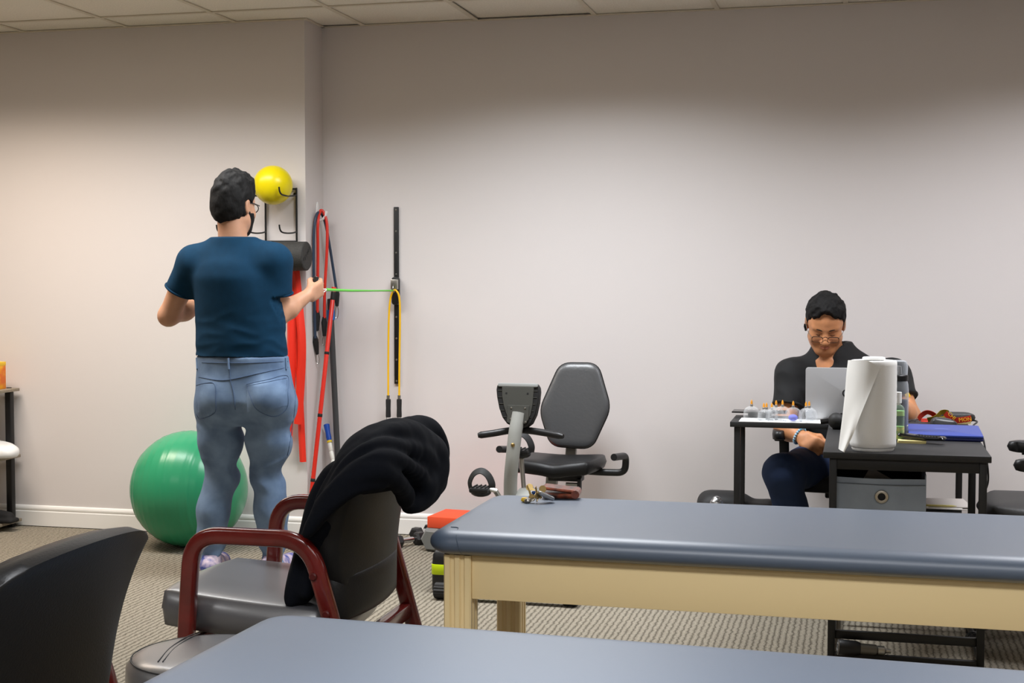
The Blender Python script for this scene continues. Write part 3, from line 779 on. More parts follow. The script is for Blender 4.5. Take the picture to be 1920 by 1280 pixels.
# ================================================================== floor gear by the wall
mRubberB = M('black_hex_rubber', (30, 30, 31), 0.45, bump=0.2, bscale=300); mIron = M('grey_cast_iron', (128, 130, 128), 0.45, 0.3, bump=0.3, bscale=120)
def dumbbell(label, c, ang, R, L, hl, mat, grip=0.014, chrome=None):
    """hex dumbbell lying on the floor at c; axis along ang"""
    t = thing('dumbbell', label, 'dumbbell', (c[0], c[1], 0), ang, 'hex dumbbells by the wall')
    zc = R * math.cos(PI / 6)
    hexo = [(R * math.cos(PI / 6 + k * PI / 3 + PI / 6), R * math.sin(PI / 6 + k * PI / 3 + PI / 6)) for k in range(6)]
    for s in (-1, 1):
        Mx = frame((s * L / 2, 0, zc), (0, 1, 0), (0, 0, 1), (1, 0, 0)) @ Matrix.Translation((0, 0, -hl / 2))
        obj('hex_head', slab(B(), hexo, [(R * .22, 0), (0.0, hl * .2), (0, hl * .8), (R * .22, hl)], Mx), mat, t, smooth=False)
    obj('handle', LA([(0, -L / 2 + hl / 2), (grip * .85, -L / 2 + hl / 2), (grip, -0.02), (grip, 0.02), (grip * .85, L / 2 - hl / 2), (0, L / 2 - hl / 2)], 14, frame((0, 0, zc), (0, 1, 0), (0, 0, 1), (1, 0, 0))), chrome or mChrome, t)
    return t
c = onZ(783, 1014, 0.0); dumbbell('small black hex dumbbell farthest back beside the baseboard', (c.x, c.y + 0.10), 1.35, 0.036, 0.14, 0.06, mRubberB)
c = onZ(769, 1026, 0.0); dumbbell('small black hex dumbbell half hidden behind the guest chair back', (c.x - 0.02, c.y + 0.03), 0.9, 0.036, 0.14, 0.06, mRubberB)
c = onZ(822, 1034, 0.0); dumbbell('large grey hex dumbbell under the orange foam block', (c.x + 0.01, c.y + 0.155), 1.30, 0.066, 0.26, 0.10, mIron)
c2 = (c.x + 0.33, c.y + 0.18); dumbbell('large grey hex dumbbell holding up the right end of the foam block', c2, 1.45, 0.066, 0.26, 0.10, mIron)
ztop = 0.066 * 2 * math.cos(PI / 6) + 0.001
A_ = onZ(801, 989, ztop)
fb = B(); box(fb, (0.24, 0.12, 0.028), (0.48, 0.24, 0.056), 0.003, Matrix.Translation((A_.x, A_.y, ztop)) @ Matrix.Rotation(-0.10, 4, 'Z'))
single('foam_block', fb, M('orange_foam', (236, 84, 46), 0.7, bump=0.2, bscale=400), 'orange foam block lying across two grey dumbbells', 'foam block')
# black and lime tool case
c = onY(809, 1118, 5.70); c.z = 0
tc = thing('tool_case', 'black and lime plastic case on the floor behind the table leg', 'case', (c.x, c.y + 0.1, 0))
zt1 = 0.185
bm = slab(B(), rrect(0.34, 0.20, 0.02, 4), [(0.012, 0.0), (0.0, 0.012), (0.0, 0.082)], Matrix.Translation((c.x + 0.165, c.y + 0.11, 0)))
cb = obj('lower_shell', bm, mBlackP, tc, world=True)
obj('lime_band', slab(B(), rrect(0.344, 0.204, 0.02, 4), [(0.001, 0.08), (0, 0.082), (0, 0.122), (0.001, 0.124)], Matrix.Translation((c.x + 0.165, c.y + 0.11, 0))), M('lime_plastic', (206, 230, 10), 0.4), tc, world=True)
obj('upper_shell', slab(B(), rrect(0.34, 0.20, 0.02, 4), [(0.001, 0.122), (0.0, 0.125), (0.004, 0.165), (0.014, zt1 - 0.004), (0.022, zt1)], Matrix.Translation((c.x + 0.165, c.y + 0.11, 0))), mBlackP, tc, world=True)

# ================================================================== recumbent exercise bike (faces the camera)
BXc = (onZ(825, 1112, 0.03).x + onZ(1073, 1132, 0.03).x) / 2
bk = thing('exercise_bike', 'grey recumbent exercise bike with black padded seat beside the wall', 'exercise bike', (BXc, 6.15, 0))
mConsole = M('console_grey', (62, 62, 57), 0.55); mCave = M('console_black', (16, 16, 16), 0.6); mSilver = M('silver_plastic', (150, 152, 150), 0.35)
def part(n, bm, m, par=bk, **k): return obj(n, bm, m, par, world=True, **k)
yS = 5.61
xl, xr = onY(828, 1110, yS).x, onY(1070, 1132, yS).x
fs = part('front_stabilizer', tube([(xl, yS, 0.036), (xr, yS, 0.036)], 0.026, 16), mGreyPaint)
for x, s in ((xl, -1), (xr, 1)):
    wp = [((0.034 if i % 2 else 0.031) * math.cos(2 * PI * i / 32), (0.034 if i % 2 else 0.031) * math.sin(2 * PI * i / 32)) for i in range(32)]
    part('end_cap', slab(B(), wp, [(0.004, -0.03), (0, -0.026), (0, 0.026), (0.004, 0.03)], frame((x, yS, 0.036), (0, 1, 0), (0, 0, 1), (1, 0, 0))), mRubber, fs, smooth=False)
rs = part('rear_stabilizer', tube([(BXc - 0.19, 6.74, 0.036), (BXc + 0.19, 6.74, 0.036)], 0.026, 16), mGreyPaint)
for s in (-1, 1): part('end_cap', LA([(0, 0), (0.031, 0), (0.034, 0.01), (0.034, 0.05), (0.03, 0.056), (0, 0.056)], 20, frame((BXc + s * 0.185 - 0.028, 6.74, 0.036), (0, 1, 0), (0, 0, 1), (1, 0, 0))), mRubber, rs)
part('main_beam', sweep(B(), fillet([(BXc, yS, 0.06), (BXc, 5.72, 0.12), (BXc, 6.55, 0.13), (BXc, 6.74, 0.06)], 0.06, 5), 1.0, prof=rrect(0.05, 0.08, 0.012, 3), up=(1, 0, 0)), mGreyPaint, angle=50)
part('flywheel_housing', LA([(0, 0), (0.12, 0), (0.140, 0.015), (0.145, 0.06), (0.140, 0.105), (0.12, 0.12), (0, 0.12)], 40, frame((BXc - 0.06, 6.0, 0.28), (0, 1, 0), (0, 0, 1), (1, 0, 0))), mGreyPaint)
YC = 5.90
colp = [onY(957, 985, 5.98), onY(957, 930, 5.95), onY(957.5, 895, 5.93), onY(961, 858, 5.92), onY(966, 812, 5.93), onY(973, 774, 5.955)]
part('column', tube(catmull(colp, 6), [0.030] * 31, 18), mGreyPaint)
q = onY(961.5, 834, 5.893); part('bolt', LA([(0, 0.004), (0.005, 0.004), (0.009, 0.001), (0.009, -0.004)], 14, Matrix.Translation(q) @ Matrix.Rotation(PI / 2, 4, 'X')), mBrass)
# console seen from behind
cc = onY(969, 757, 5.96); sc_ = (onY(1010, 757, 5.96).x - onY(930, 757, 5.96).x) / 80.0
con = [(-35, 37), (-39, 33), (-40, 26), (-38, 12), (-33, -8), (-26, -25), (-17, -36), (-6, -42), (8, -44), (20, -41), (29, -34), (36, -18), (40, 4), (41, 24), (40, 32), (36, 38), (18, 36.5), (0, 36), (-18, 36)][::-1]
tilt = Matrix.Rotation(math.radians(-12), 4, 'X')
Fm = Matrix.Translation(cc) @ tilt @ frame((0, 0, 0), (1, 0, 0), (0, 0, 1), (0, -1, 0))
con = [(x * sc_, y * sc_) for x, y in con]
if sum(a[0] * b[1] - b[0] * a[1] for a, b in zip(con, con[1:] + con[:1])) < 0: con = con[::-1]
cn = part('console', slab(B(), con, [(0.012, -0.05), (0.0, -0.04), (0.0, -0.004), (0.004, 0.0)], Fm), mCave, angle=40)
part('console_rim', slab(B(), [(x * 1.0, y) for x, y in rrect(75 * sc_, 7 * sc_, 2.5 * sc_, 3)], round_prof(0.014, 0.003, 2, -0.008), Fm @ Matrix.Translation((0.6 * sc_, 34.5 * sc_, 0))), mSilver, cn)
inner = [(-29, 31), (-28, 14), (-24, -4), (-17, -22), (-9, -36), (8, -39), (20, -34), (27, -20), (30, 0), (31, 31)]
part('back_panel', slab(B(), [(x * sc_, y * sc_) for x, y in inner], [(0, -0.004), (0, 0.004), (0.0015, 0.0055)], Fm), mConsole, cn)
mp_ = part('mount_plate', slab(B(), [(-16 * sc_, -3 * sc_), (-16 * sc_, -34 * sc_), (-6 * sc_, -38 * sc_), (18 * sc_, -36 * sc_), (24 * sc_, -28 * sc_), (24 * sc_, -3 * sc_)], [(0, 0.004), (0, 0.009), (0.001, 0.01)], Fm), mConsole, cn)
for x, y in ((-9, -8), (17, -8), (-9, -28), (19, -33)): part('screw', LA([(0, 0.0035), (0.0035, 0.003), (0.005, 0)], 10, Fm @ Matrix.Translation((x * sc_, y * sc_, 0.0095))), mSteel, cn)
for x, y in ((-20, 19), (20, 19)): part('slot', BX((x * sc_, y * sc_, 0.0056), (0.008, 0.008, 0.001), 0, Fm), mCave, cn)
for k in range(5):
    for sgn in (-1, 1):
        y = 24 - k * 12; xo = (39 - 0.012 * (24 - y) ** 1.75) if sgn < 0 else (40 - 0.010 * max(0, 24 - y) ** 1.75); xo = xo - 2.5; xi = xo - 8
        part('rib', BX((sgn * (xo + xi) / 2 * sc_, y * sc_, -0.002), (8 * sc_, 0.0025, 0.008), 0, Fm), mConsole, cn)
# handlebar
hb = [onY(896, 816, 5.93), onY(925, 812, 5.955), onY(955, 807, 5.98), onY(982, 806, 5.98), onY(1020, 811, 5.96), onY(1056, 818, 5.93)]
part('handlebar', tube(catmull(hb, 5), [0.010] + [0.0155] * 24 + [0.010], 14), mBlackP)
# seat
sxc = onY(1050, 880, 6.42); zS = onY(1050, 880, 6.28).z
def sfn(q):
    u = q.x / 0.2; v = q.y / 0.18
    q = Vector((q.x * (1.0 + 0.10 * v), q.y, q.z)); q.z += 0.012 * u * u - 0.010 * (1 - v) * math.exp(-(u / 0.25) ** 2) * 0.5
    return q + Vector((sxc.x, 6.43, zS))
part('seat', pad(B(), 0.405, 0.36, 0.075, 0.55, 4.0, 18, 16, sfn), mLeather, angle=80)
part('seat_post', sweep(B(), [(sxc.x - 0.06, 6.42, 0.14), (sxc.x - 0.035, 6.42, zS - 0.03)], 1.0, prof=rrect(0.06, 0.05, 0.008, 3), up=(0, 1, 0)), mGreyPaint, angle=40)
part('slider', BX((sxc.x + 0.03, 6.42, zS - 0.055), (0.16, 0.07, 0.03), 0.004), mBlack)
kn = onY(1083, 908, 6.36)
kp = part('knob_shaft', tube([kn - Vector((0.055, 0, 0.0)), kn], 0.008, 10), mSteel)
part('knob', slab(B(), rrect(0.03, 0.062, 0.008, 3), round_prof(0.018, 0.004, 2), frame(kn, (0, 1, 0), (0, 0, 1), (1, 0, 0))), mBlackP, kp)
# backrest with its post
bc = onY(1078, 760, 6.66); sb_ = (onY(1145, 760, 6.66).x - onY(1012, 760, 6.66).x) / 133.0
hexb = fillet([(-66, -9, 0), (-30, 76, 0), (44, 77, 0), (67, -4, 0), (33, -78, 0), (-44, -74, 0), (-66, -9, 0)], 20, 7)
hexb = [(p.x * sb_, p.y * sb_) for p in hexb[1:-1]]
hexb = []
V6 = [(-66, -9), (-44, -76), (33, -80), (67, -4), (42, 79), (-28, 79)]
for i in range(6):
    a, b_, c_ = Vector(V6[i - 1]), Vector(V6[i]), Vector(V6[(i + 1) % 6]); r_ = 20
    p0, p1 = b_ + (a - b_).normalized() * r_, b_ + (c_ - b_).normalized() * r_
    for k in range(7): t = k / 6; w2 = p0 * (1 - t) ** 2 + b_ * 2 * t * (1 - t) + p1 * t * t; hexb.append((w2.x * sb_, w2.y * sb_))
Fb = Matrix.Translation(bc) @ Matrix.Rotation(0.10, 4, 'Z') @ Matrix.Rotation(math.radians(-8), 4, 'X') @ frame((0, 0, 0), (1, 0, 0), (0, 0, 1), (0, -1, 0))
br = part('backrest', slab(B(), hexb, [(0.006, -0.03), (0.0, -0.024), (0.0, 0.008), (0.004, 0.018), (0.012, 0.024), (0.026, 0.028), (0.042, 0.030)], Fb), leather('worn_black_leather', (74, 75, 77), 0.36, 0.5, 70, 0.6, 0.6, 0.35), angle=60)
part('piping', tube([Fb @ Vector((x * 0.985, y * 0.985, 0.010)) for x, y in hexb], 0.005, 6, closed=True), mLeather, br)
part('backrest_post', sweep(B(), [onY(1066, 900, 6.60), onY(1071, 845, 6.68), onY(1073, 790, 6.70)], 1.0, prof=rrect(0.052, 0.03, 0.005, 2), up=(1, 0, 0)), mGreyPaint, angle=40)
# side handles
part('side_handle', tube(fillet([(sxc.x, 6.47, zS - 0.025), onY(1128, 885, 6.46), onY(1172, 886, 6.46), onY(1174, 854, 6.44), onY(1151, 857, 6.30)], 0.035, 6), 0.0165, 12), mBlackP)
part('side_handle', tube(fillet([(sxc.x, 6.47, zS - 0.025), onY(975, 880, 6.46), onY(957, 879, 6.46), onY(956, 842, 6.44), onY(936, 842, 6.30)], 0.035, 6), 0.0165, 12), mBlackP)
# cranks and pedals
def pedal(c, name='pedal'):
    bm = B(); box(bm, c, (0.085, 0.10, 0.022), 0.008)
    for k in range(4): box(bm, c + Vector((-0.028 + k * 0.019, 0, 0.013)), (0.006, 0.085, 0.006), 0.002)
    ball(bm, c + Vector((0, 0, -0.012)), (0.045, 0.05, 0.02), 14, 8)
    p_ = part(name, bm, mBlackP)
    st_ = [c + Vector((-0.046, 0, -0.002)), c + Vector((-0.050, 0, 0.03)), c + Vector((-0.032, 0, 0.066)), c + Vector((0, 0, 0.080)), c + Vector((0.030, 0, 0.062)), c + Vector((0.048, 0, 0.026)), c + Vector((0.046, 0, -0.002))]
    part('strap', sweep(B(), catmull(st_, 5), 1.0, prof=rrect(0.005, 0.032, 0.002, 1), up=(0, 0.05, 1) if False else None), mRubber, p_)
    return p_
pl = onY(902, 917, 5.80); pedal(pl)
pr_ = onY(977, 846, 6.13); pedal(pr_)
part('crank_arm', tube([pl + Vector((0.04, 0.0, 0)), pl + Vector((0.062, 0.0, -0.002)), (BXc - 0.075, 6.0, 0.28)], 0.011, 8), mSteel)
part('crank_arm', tube([pr_ + Vector((0.0, 0, -0.012)), (pr_.x + 0.02, 6.1, 0.40), (BXc + 0.075, 6.0, 0.28)], 0.011, 8), mSteel)

# ================================================================== keys and wallet on the rear table
ZT = 0.6615
wq = onZ(1045, 935, ZT)
mWal = M('brown_wallet_leather', (150, 74, 48), 0.3, var=0.75, vscale=38, bump=0.3, bscale=90, rgb2=(44, 22, 18), coat=0.2)
wa = thing('wallet', 'worn brown leather bifold wallet on the rear treatment table', 'wallet', (wq.x, wq.y + 0.04, ZT), 0.10)
def flap(tilt, z0, th):
    def fn(q):
        return Vector((q.x, q.y, z0 + q.z + max(0, (0.05 - q.x)) * tilt))
    return pad(B(), 0.112, 0.088, th, 0.25, 6, 10, 10, fn)
obj('lower_flap', flap(0.0, 0.009, 0.016), mWal, wa)
obj('upper_flap', flap(0.10, 0.0225, 0.010), mWal, wa)
obj('spine', tube([(0.052, -0.042, 0.0145), (0.052, 0.042, 0.0145)], 0.0135, 10), mWal, wa)
kq = onZ(1010, 941, ZT)
ky = thing('key_bunch', 'bunch of brass and steel keys with a car fob on the table', 'keys', (kq.x, kq.y, ZT))
fobM = frame((kq.x + 0.022, kq.y + 0.004, ZT + 0.020), Vector((0.82, 0.35, -0.42)).normalized(), Vector((-0.39, 0.93, 0.0)).normalized(), Vector((0.39, 0.16, 0.9)).normalized())
fo = obj('car_fob', slab(B(), rrect(0.055, 0.032, 0.010, 4), round_prof(0.013, 0.004, 3, -0.006), fobM), M('fob_silver', (150, 152, 154), 0.3, 0.6), ky, world=True)
obj('fob_button', slab(B(), rrect(0.018, 0.018, 0.004, 3), round_prof(0.004, 0.001, 2, 0.005), fobM @ Matrix.Translation((0.014, 0, 0))), mBlackGloss, fo, world=True)
ringc = Vector((kq.x - 0.002, kq.y, ZT + 0.017))
obj('key_ring', tube([ringc + Vector((0.004 * math.sin(a), 0.014 * math.cos(a), 0.016 * math.sin(a))) for a in [k * PI / 10 for k in range(20)]], 0.0012, 6, closed=True), mBrass, ky, world=True)
def key(a, b, mat, up):
    a, b, up = Vector(a), Vector(b), Vector(up); x = (b - a); l = x.length; x.normalize(); z = (up - x * up.dot(x)).normalized(); y = z.cross(x)
    Fk = frame(a, x, y, z); bm = B()
    slab(bm, [(0.011 + 0.0115 * math.cos(t), 0.0115 * math.sin(t)) for t in [k * PI / 9 for k in range(18)]], [(0.0006, -0.001), (0, -0.0006), (0, 0.0006), (0.0006, 0.001)], Fk)
    bl = [(0.02, -0.004), (l, -0.003), (l - 0.003, 0.001), (l - 0.007, 0.004), (l - 0.010, 0.0015), (l - 0.014, 0.004), (l - 0.018, 0.002), (0.02, 0.0042)]
    slab(bm, bl, [(0, -0.0009), (0, 0.0009)], Fk)
    obj('key', bm, mat, ky, world=True, smooth=False)
key((kq.x - 0.015, kq.y - 0.006, ZT + 0.004), (kq.x - 0.040, kq.y + 0.006, ZT + 0.050), mBrass, (0, -1, 0.2))
key((kq.x - 0.040, kq.y + 0.008, ZT + 0.049), (kq.x + 0.004, kq.y + 0.002, ZT + 0.026), mBrass, (0, -0.9, 0.5))
key((kq.x + 0.012, kq.y + 0.012, ZT + 0.05), (kq.x + 0.006, kq.y + 0.0, ZT + 0.008), mBrass, (0.3, -1, 0))
key((kq.x - 0.010, kq.y - 0.012, ZT + 0.010), (kq.x - 0.052, kq.y - 0.004, ZT + 0.006), mSteel, (0.1, -0.6, 1))
key((kq.x + 0.002, kq.y - 0.014, ZT + 0.012), (kq.x - 0.006, kq.y - 0.020, ZT + 0.052), mBrass, (1, -0.6, 0))
for (dx, dy, m_) in ((-0.044, -0.004, M('yellow_tag', (232, 190, 60), 0.4)), (-0.030, -0.018, mSteel)):
    obj('tag', LA([(0, 0.014), (0.008, 0.013), (0.0115, 0.008), (0.0115, 0.004), (0.008, 0.0005), (0, 0.0005)], 16, Matrix.Translation((kq.x + dx, kq.y + dy, ZT))), m_, ky, world=True)
obj('charm', ball(B(), (kq.x - 0.014, kq.y - 0.006, ZT + 0.030), (0.007, 0.006, 0.006), 12, 8), M('blue_enamel', (24, 66, 128), 0.15), ky, world=True)

# ================================================================== L-shaped desk
DZ = 0.74
DX0, DX1, DY0, DY1 = -0.118, 0.447, 5.045, 6.28
WX0, WY0, WY1 = -0.527, 5.985, 6.285
mDesk = M('black_ash_laminate', (38, 38, 39), 0.5, var=0.2, vscale=30, stretch=(1, 6, 1))
dk = thing('desk', 'black L-shaped desk with thin square legs by the right wall', 'desk', ((DX0 + DX1) / 2, 5.6, 0))
def dpart(n, bm, m=mDesk, par=dk, **k): return obj(n, bm, m, par, world=True, **k)
dpart('desk_top', box2((DX0, DY0, DZ - 0.022), (DX1, DY1, DZ), 0.002))
dpart('wing_top', box2((WX0, WY0, DZ - 0.022), (DX0 - 0.001, WY1, DZ), 0.002))
lw = 0.026
def leg(x, y, z1=DZ - 0.022): dpart('leg', box2((x - lw / 2, y - lw / 2, 0), (x + lw / 2, y + lw / 2, z1), 0.002), mBlack)
for x, y in ((DX0 + 0.035, DY0 + 0.03), (DX1 - 0.025, DY0 + 0.03), (DX1 - 0.025, DY1 - 0.03), (DX1 - 0.025, 5.55), (DX0 + 0.035, DY1 - 0.03), (WX0 + 0.03, WY0 + 0.02), (WX0 + 0.03, WY1 - 0.03)): leg(x, y)
dpart('rail', box2((DX0 + 0.048, DY0 + 0.018, DZ - 0.062), (DX1 - 0.038, DY0 + 0.042, DZ - 0.022), 0.002), mBlack)
dpart('rail', box2((DX0 + 0.048, DY0 + 0.030, 0.070), (DX1 - 0.038, DY0 + 0.048, 0.100), 0.002), mBlack)
dpart('rail', box2((DX0 + 0.048, DY0 + 0.004, 0.0), (DX1 - 0.038, DY0 + 0.028, 0.025), 0.002), mBlack)
dpart('rail', box2((DX0 + 0.048, 5.545, 0.08), (DX1 - 0.038, 5.57, 0.115), 0.002), mBlack)
dpart('rail', box2((DX1 - 0.037, DY0 + 0.045, 0.02), (DX1 - 0.013, DY1 - 0.045, 0.05), 0.002), mBlack)
dpart('rail', box2((DX0 + 0.023, DY0 + 0.045, 0.02), (DX0 + 0.047, DY1 - 0.045, 0.05), 0.002), mBlack)
SHZ = 0.415
dpart('lower_shelf', box2((DX0 + 0.05, DY0 + 0.05, SHZ - 0.016), (DX1 - 0.04, 5.95, SHZ), 0.002))
# fabric storage bin
b0, b1 = onY(1564, 893, DY0 + 0.06), onY(1737, 897, DY0 + 0.06)
bz = b0.z; bd = 0.30; bx0, bx1, by0 = b0.x, b1.x, DY0 + 0.06
mBin = M('grey_bin_fabric', (142, 152, 164), 0.75, var=0.15, vscale=9, bump=0.3, bscale=500)
bn = thing('storage_bin', 'grey fabric storage bin with metal grommet under the desk', 'storage bin', ((bx0 + bx1) / 2, by0 + bd / 2, SHZ))
def wavy(a, b, z0, z1, nrm, amp, par, mat, nm, dip=0.0):
    bm = B(); n_, m_ = 14, 8; a, b, nrm = Vector(a), Vector(b), Vector(nrm); fr, bk_ = {}, {}
    for i in range(n_ + 1):
        for j in range(m_ + 1):
            u, v = i / n_, j / m_; z = z0 + (z1 - dip * math.sin(PI * u) - z0) * v
            p = a + (b - a) * u; d_ = amp * (math.sin(u * 9 + v * 4) + math.sin(u * 4.3 - v * 7 + 1)) * math.sin(PI * min(1, u * 4 if u < .25 else (1 - u) * 4 if u > .75 else 1) / 2) * 0.5
            q = Vector((p.x, p.y, z)) + nrm * d_; fr[i, j] = bm.verts.new(q); bk_[i, j] = bm.verts.new(q - nrm * 0.004)
    for i in range(n_):
        for j in range(m_):
            bm.faces.new((fr[i, j], fr[i + 1, j], fr[i + 1, j + 1], fr[i, j + 1])); bm.faces.new((bk_[i, j], bk_[i, j + 1], bk_[i + 1, j + 1], bk_[i + 1, j]))
    for i in range(n_):
        for j in (0, m_): bm.faces.new((fr[i, j], bk_[i, j], bk_[i + 1, j], fr[i + 1, j]))
    for j in range(m_):
        for i in (0, n_): bm.faces.new((fr[i, j], fr[i, j + 1], bk_[i, j + 1], bk_[i, j]))
    return obj(nm, bm, mat, par, world=True, angle=60)
fp = wavy((bx0, by0, 0), (bx1, by0, 0), SHZ + 0.004, bz, (0, -1, 0), 0.004, bn, mBin, 'front_panel', 0.003)
mBinIn = M('black_bin_lining', (18, 18, 19), 0.85)
wavy((bx0, by0 + 0.006, 0), (bx0, by0 + bd, 0), SHZ + 0.004, bz + 0.02, (-1, 0, 0), 0.002, bn, [mBin], 'side_panel')
wavy((bx1, by0 + 0.006, 0), (bx1, by0 + bd, 0), SHZ + 0.004, bz + 0.015, (1, 0, 0), 0.002, bn, [mBin], 'side_panel')
wavy((bx0, by0 + bd, 0), (bx1, by0 + bd, 0), SHZ + 0.004, bz + 0.028, (0, 1, 0), 0.002, bn, mBinIn, 'back_panel')
obj('lining', slab(B(), rrect(bx1 - bx0 - 0.012, bd - 0.016, 0.006, 2), [(0, 0.004), (0, 0.01)], Matrix.Translation(((bx0 + bx1) / 2, by0 + bd / 2, SHZ))), mBinIn, bn, world=True)
obj('top_hem', tube([(bx0 + 0.004, by0 - 0.003, bz - 0.020), ((bx0 + bx1) / 2, by0 - 0.004, bz - 0.024), (bx1 - 0.004, by0 - 0.003, bz - 0.020)], 0.0016, 6), M('bin_seam', (84, 92, 100), 0.8), fp, world=True)
g = onY(1653, 931, by0 - 0.004)
obj('grommet', LA([(0.0135, -0.002), (0.0135, 0.004), (0.017, 0.006), (0.022, 0.005), (0.0245, 0.0)], 28, Matrix.Translation(g) @ Matrix.Rotation(PI / 2, 4, 'X')), M('satin_nickel', (196, 190, 178), 0.3, 1.0), fp, world=True)
obj('grommet_hole', LA([(0, 0.0025), (0.0135, 0.0022)], 24, Matrix.Translation(g) @ Matrix.Rotation(PI / 2, 4, 'X')), mBinIn, fp, world=True)
pq = onY(1640, 884, by0 + 0.12)
single('paper_slip', BX((0, 0, 0), (0.09, 0.002, 0.10), 0, Matrix.Translation((pq.x, by0 + 0.13, pq.z - 0.05)) @ Matrix.Rotation(0.5, 4, 'Y')), M('grey_card', (168, 160, 152), 0.8), 'grey paper slip sticking out of the fabric storage bin', 'paper')
# papers on the lower shelf
pz_ = onZ(1772, 950, SHZ)
pp = thing('paper_stack', 'small stack of loose papers on the lower desk shelf', 'papers', (pz_.x, pz_.y, SHZ))
for k, (dx, dy, r, c_) in enumerate(((0.0, 0.02, 0.05, (214, 208, 202)), (-0.02, 0.0, -0.04, (226, 222, 216)), (0.01, 0.03, 0.1, (198, 190, 184)))):
    obj('sheet', BX((dx, dy, 0.004 + k * 0.004), (0.17, 0.22, 0.003), 0.0, Matrix.Rotation(r, 4, 'Z')), M('sheet_%d' % k, c_, 0.85), pp)
ps = onZ(1748, 950, SHZ + 0.014)
single('pencil', tube([ps + Vector((-0.06, 0.0, 0.005)), ps + Vector((0.075, 0.01, 0.005)), ps + Vector((0.095, 0.0115, 0.005))], [0.0045, 0.0045, 0.001], 6), [M('yellow_pencil', (216, 200, 110), 0.5)], 'yellow pencil lying on the papers under the desk', 'pencil')
# massage gun on the bottom rail
g0 = onY(1572, 1197, DY0 - 0.02)
mg = thing('massage_gun', 'black massage gun with silver neck lying under the desk', 'massage gun', (g0.x + 0.1, DY0, 0.025))
ax0 = Vector((g0.x, DY0 - 0.022, 0.054)); ax1 = Vector((g0.x + 0.23, DY0 + 0.012, 0.040))
Ag = align(ax0, ax1)
obj('body', LA([(0, 0), (0.026, 0), (0.028, 0.004), (0.027, 0.06), (0.022, 0.075), (0, 0.078)], 28, Ag), mBlackP, mg, world=True)
obj('barrel', LA([(0, 0.07), (0.020, 0.072), (0.019, 0.13), (0.014, 0.135), (0, 0.137)], 24, Ag), M('gunmetal', (112, 110, 104), 0.35, 0.8), mg, world=True)
obj('neck', LA([(0, 0.13), (0.0165, 0.136), (0.0165, 0.158), (0.008, 0.165), (0.007, 0.182), (0, 0.184)], 20, Ag), mSteel, mg, world=True)
dsk = obj('end_disc', LA([(0, -0.003), (0.024, -0.0025), (0.027, -0.0006), (0.027, 0.004)], 28, Ag), M('dark_disc', (52, 52, 54), 0.4), mg, world=True)
obj('rim', tube([Ag @ Vector((0.0265 * math.cos(a), 0.0265 * math.sin(a), -0.0018)) for a in [k * PI / 16 for k in range(32)]], 0.0008, 5, closed=True), mSteel, dsk, world=True)
FT = Ag @ Matrix.Translation((0, 0, -0.0034)) @ Matrix.Rotation(PI, 4, 'X')
rot = (Matrix.Rotation(0, 4, 'Z'))
zz = FT.to_3x3().inverted() @ Vector((0, 0, 1)); an = math.atan2(zz.y, zz.x) - PI / 2
FT = FT @ Matrix.Rotation(an, 4, 'Z')
mInk = M('light_print', (206, 206, 204), 0.5)
for s_, sz, dx, dy in (('CE FC', 0.012, 0, -0.009), ('6', 0.010, 0.0, 0.003), ('25-30V', 0.006, 0, 0.013)):
    obj('print', text_mesh(s_, sz, FT @ Matrix.Translation((dx, dy, 0)), 0.0002), mInk, dsk, world=True)
# laptop on the wing (lid back towards us)
l0 = onY(1510, 783, 6.10); l1 = l0 + Vector((0.335, 0, 0)); hT = onY(1512, 688, 6.08).z - DZ
lp = thing('laptop', 'open silver laptop on the desk in front of the seated man', 'laptop', (l0.x + 0.17, 6.14, DZ))
mAlu = M('silver_aluminium', (196, 197, 200), 0.38, 0.35)
obj('base', slab(B(), rrect(0.335, 0.115, 0.010, 3), round_prof(0.014, 0.003, 2), Matrix.Translation((l0.x + 0.1675, 6.165, DZ))), mAlu, lp, world=True)
li = obj('lid', slab(B(), rrect(0.335, hT - 0.012, 0.012, 4), round_prof(0.007, 0.002, 2), frame((l0.x + 0.1675, 6.10, DZ + 0.012 + (hT - 0.012) / 2), (1, 0, 0), Vector((0, -0.10, 1)).normalized(), Vector((0, -1, -0.10)).normalized())), mAlu, lp, world=True)
lo_ = onY(1586, 737, 6.085)
obj('logo', tube([lo_ + Vector((0.012 * math.cos(a), 0.0, 0.014 * math.sin(a))) for a in [k * PI / 10 for k in range(20)]], 0.003, 6, closed=True), mBlackGloss, li, world=True)
# cupping cups on a paper sheet
c0 = onZ(1463, 790, DZ)
single('paper_towel_sheet', BX((onZ(1463, 792, DZ).x, WY0 + 0.075, DZ + 0.002), (0.345, 0.145, 0.003), 0.0008), mPaper, 'white paper sheet under the cupping cups on the desk wing', 'paper')
mCup = clear_mat('clear_plastic', (250, 251, 252), 0.87); mTip = M('orange_valve', (236, 160, 50), 0.4); mBall = M('blue_gauze', (120, 124, 216), 0.7)
cups = [(1409, 790, 15, 'leftmost clear cupping cup on the white paper'), (1432, 786, 11, 'small clear cupping cup behind the leftmost one'), (1437, 789, 12, 'small clear cupping cup third from the left in front'),
        (1447, 785, 11, 'small clear cupping cup in the back row, just left of the middle'), (1455, 790, 15, 'clear cupping cup in front at the middle of the row'), (1467, 784, 14, 'clear cupping cup behind the middle front cup'),
        (1487, 791, 15, 'clear cupping cup with something blue inside'), (1511, 785, 13, 'clear cupping cup behind the rightmost one'), (1517, 791, 15, 'rightmost clear cupping cup on the white paper')]
cupmesh = {}
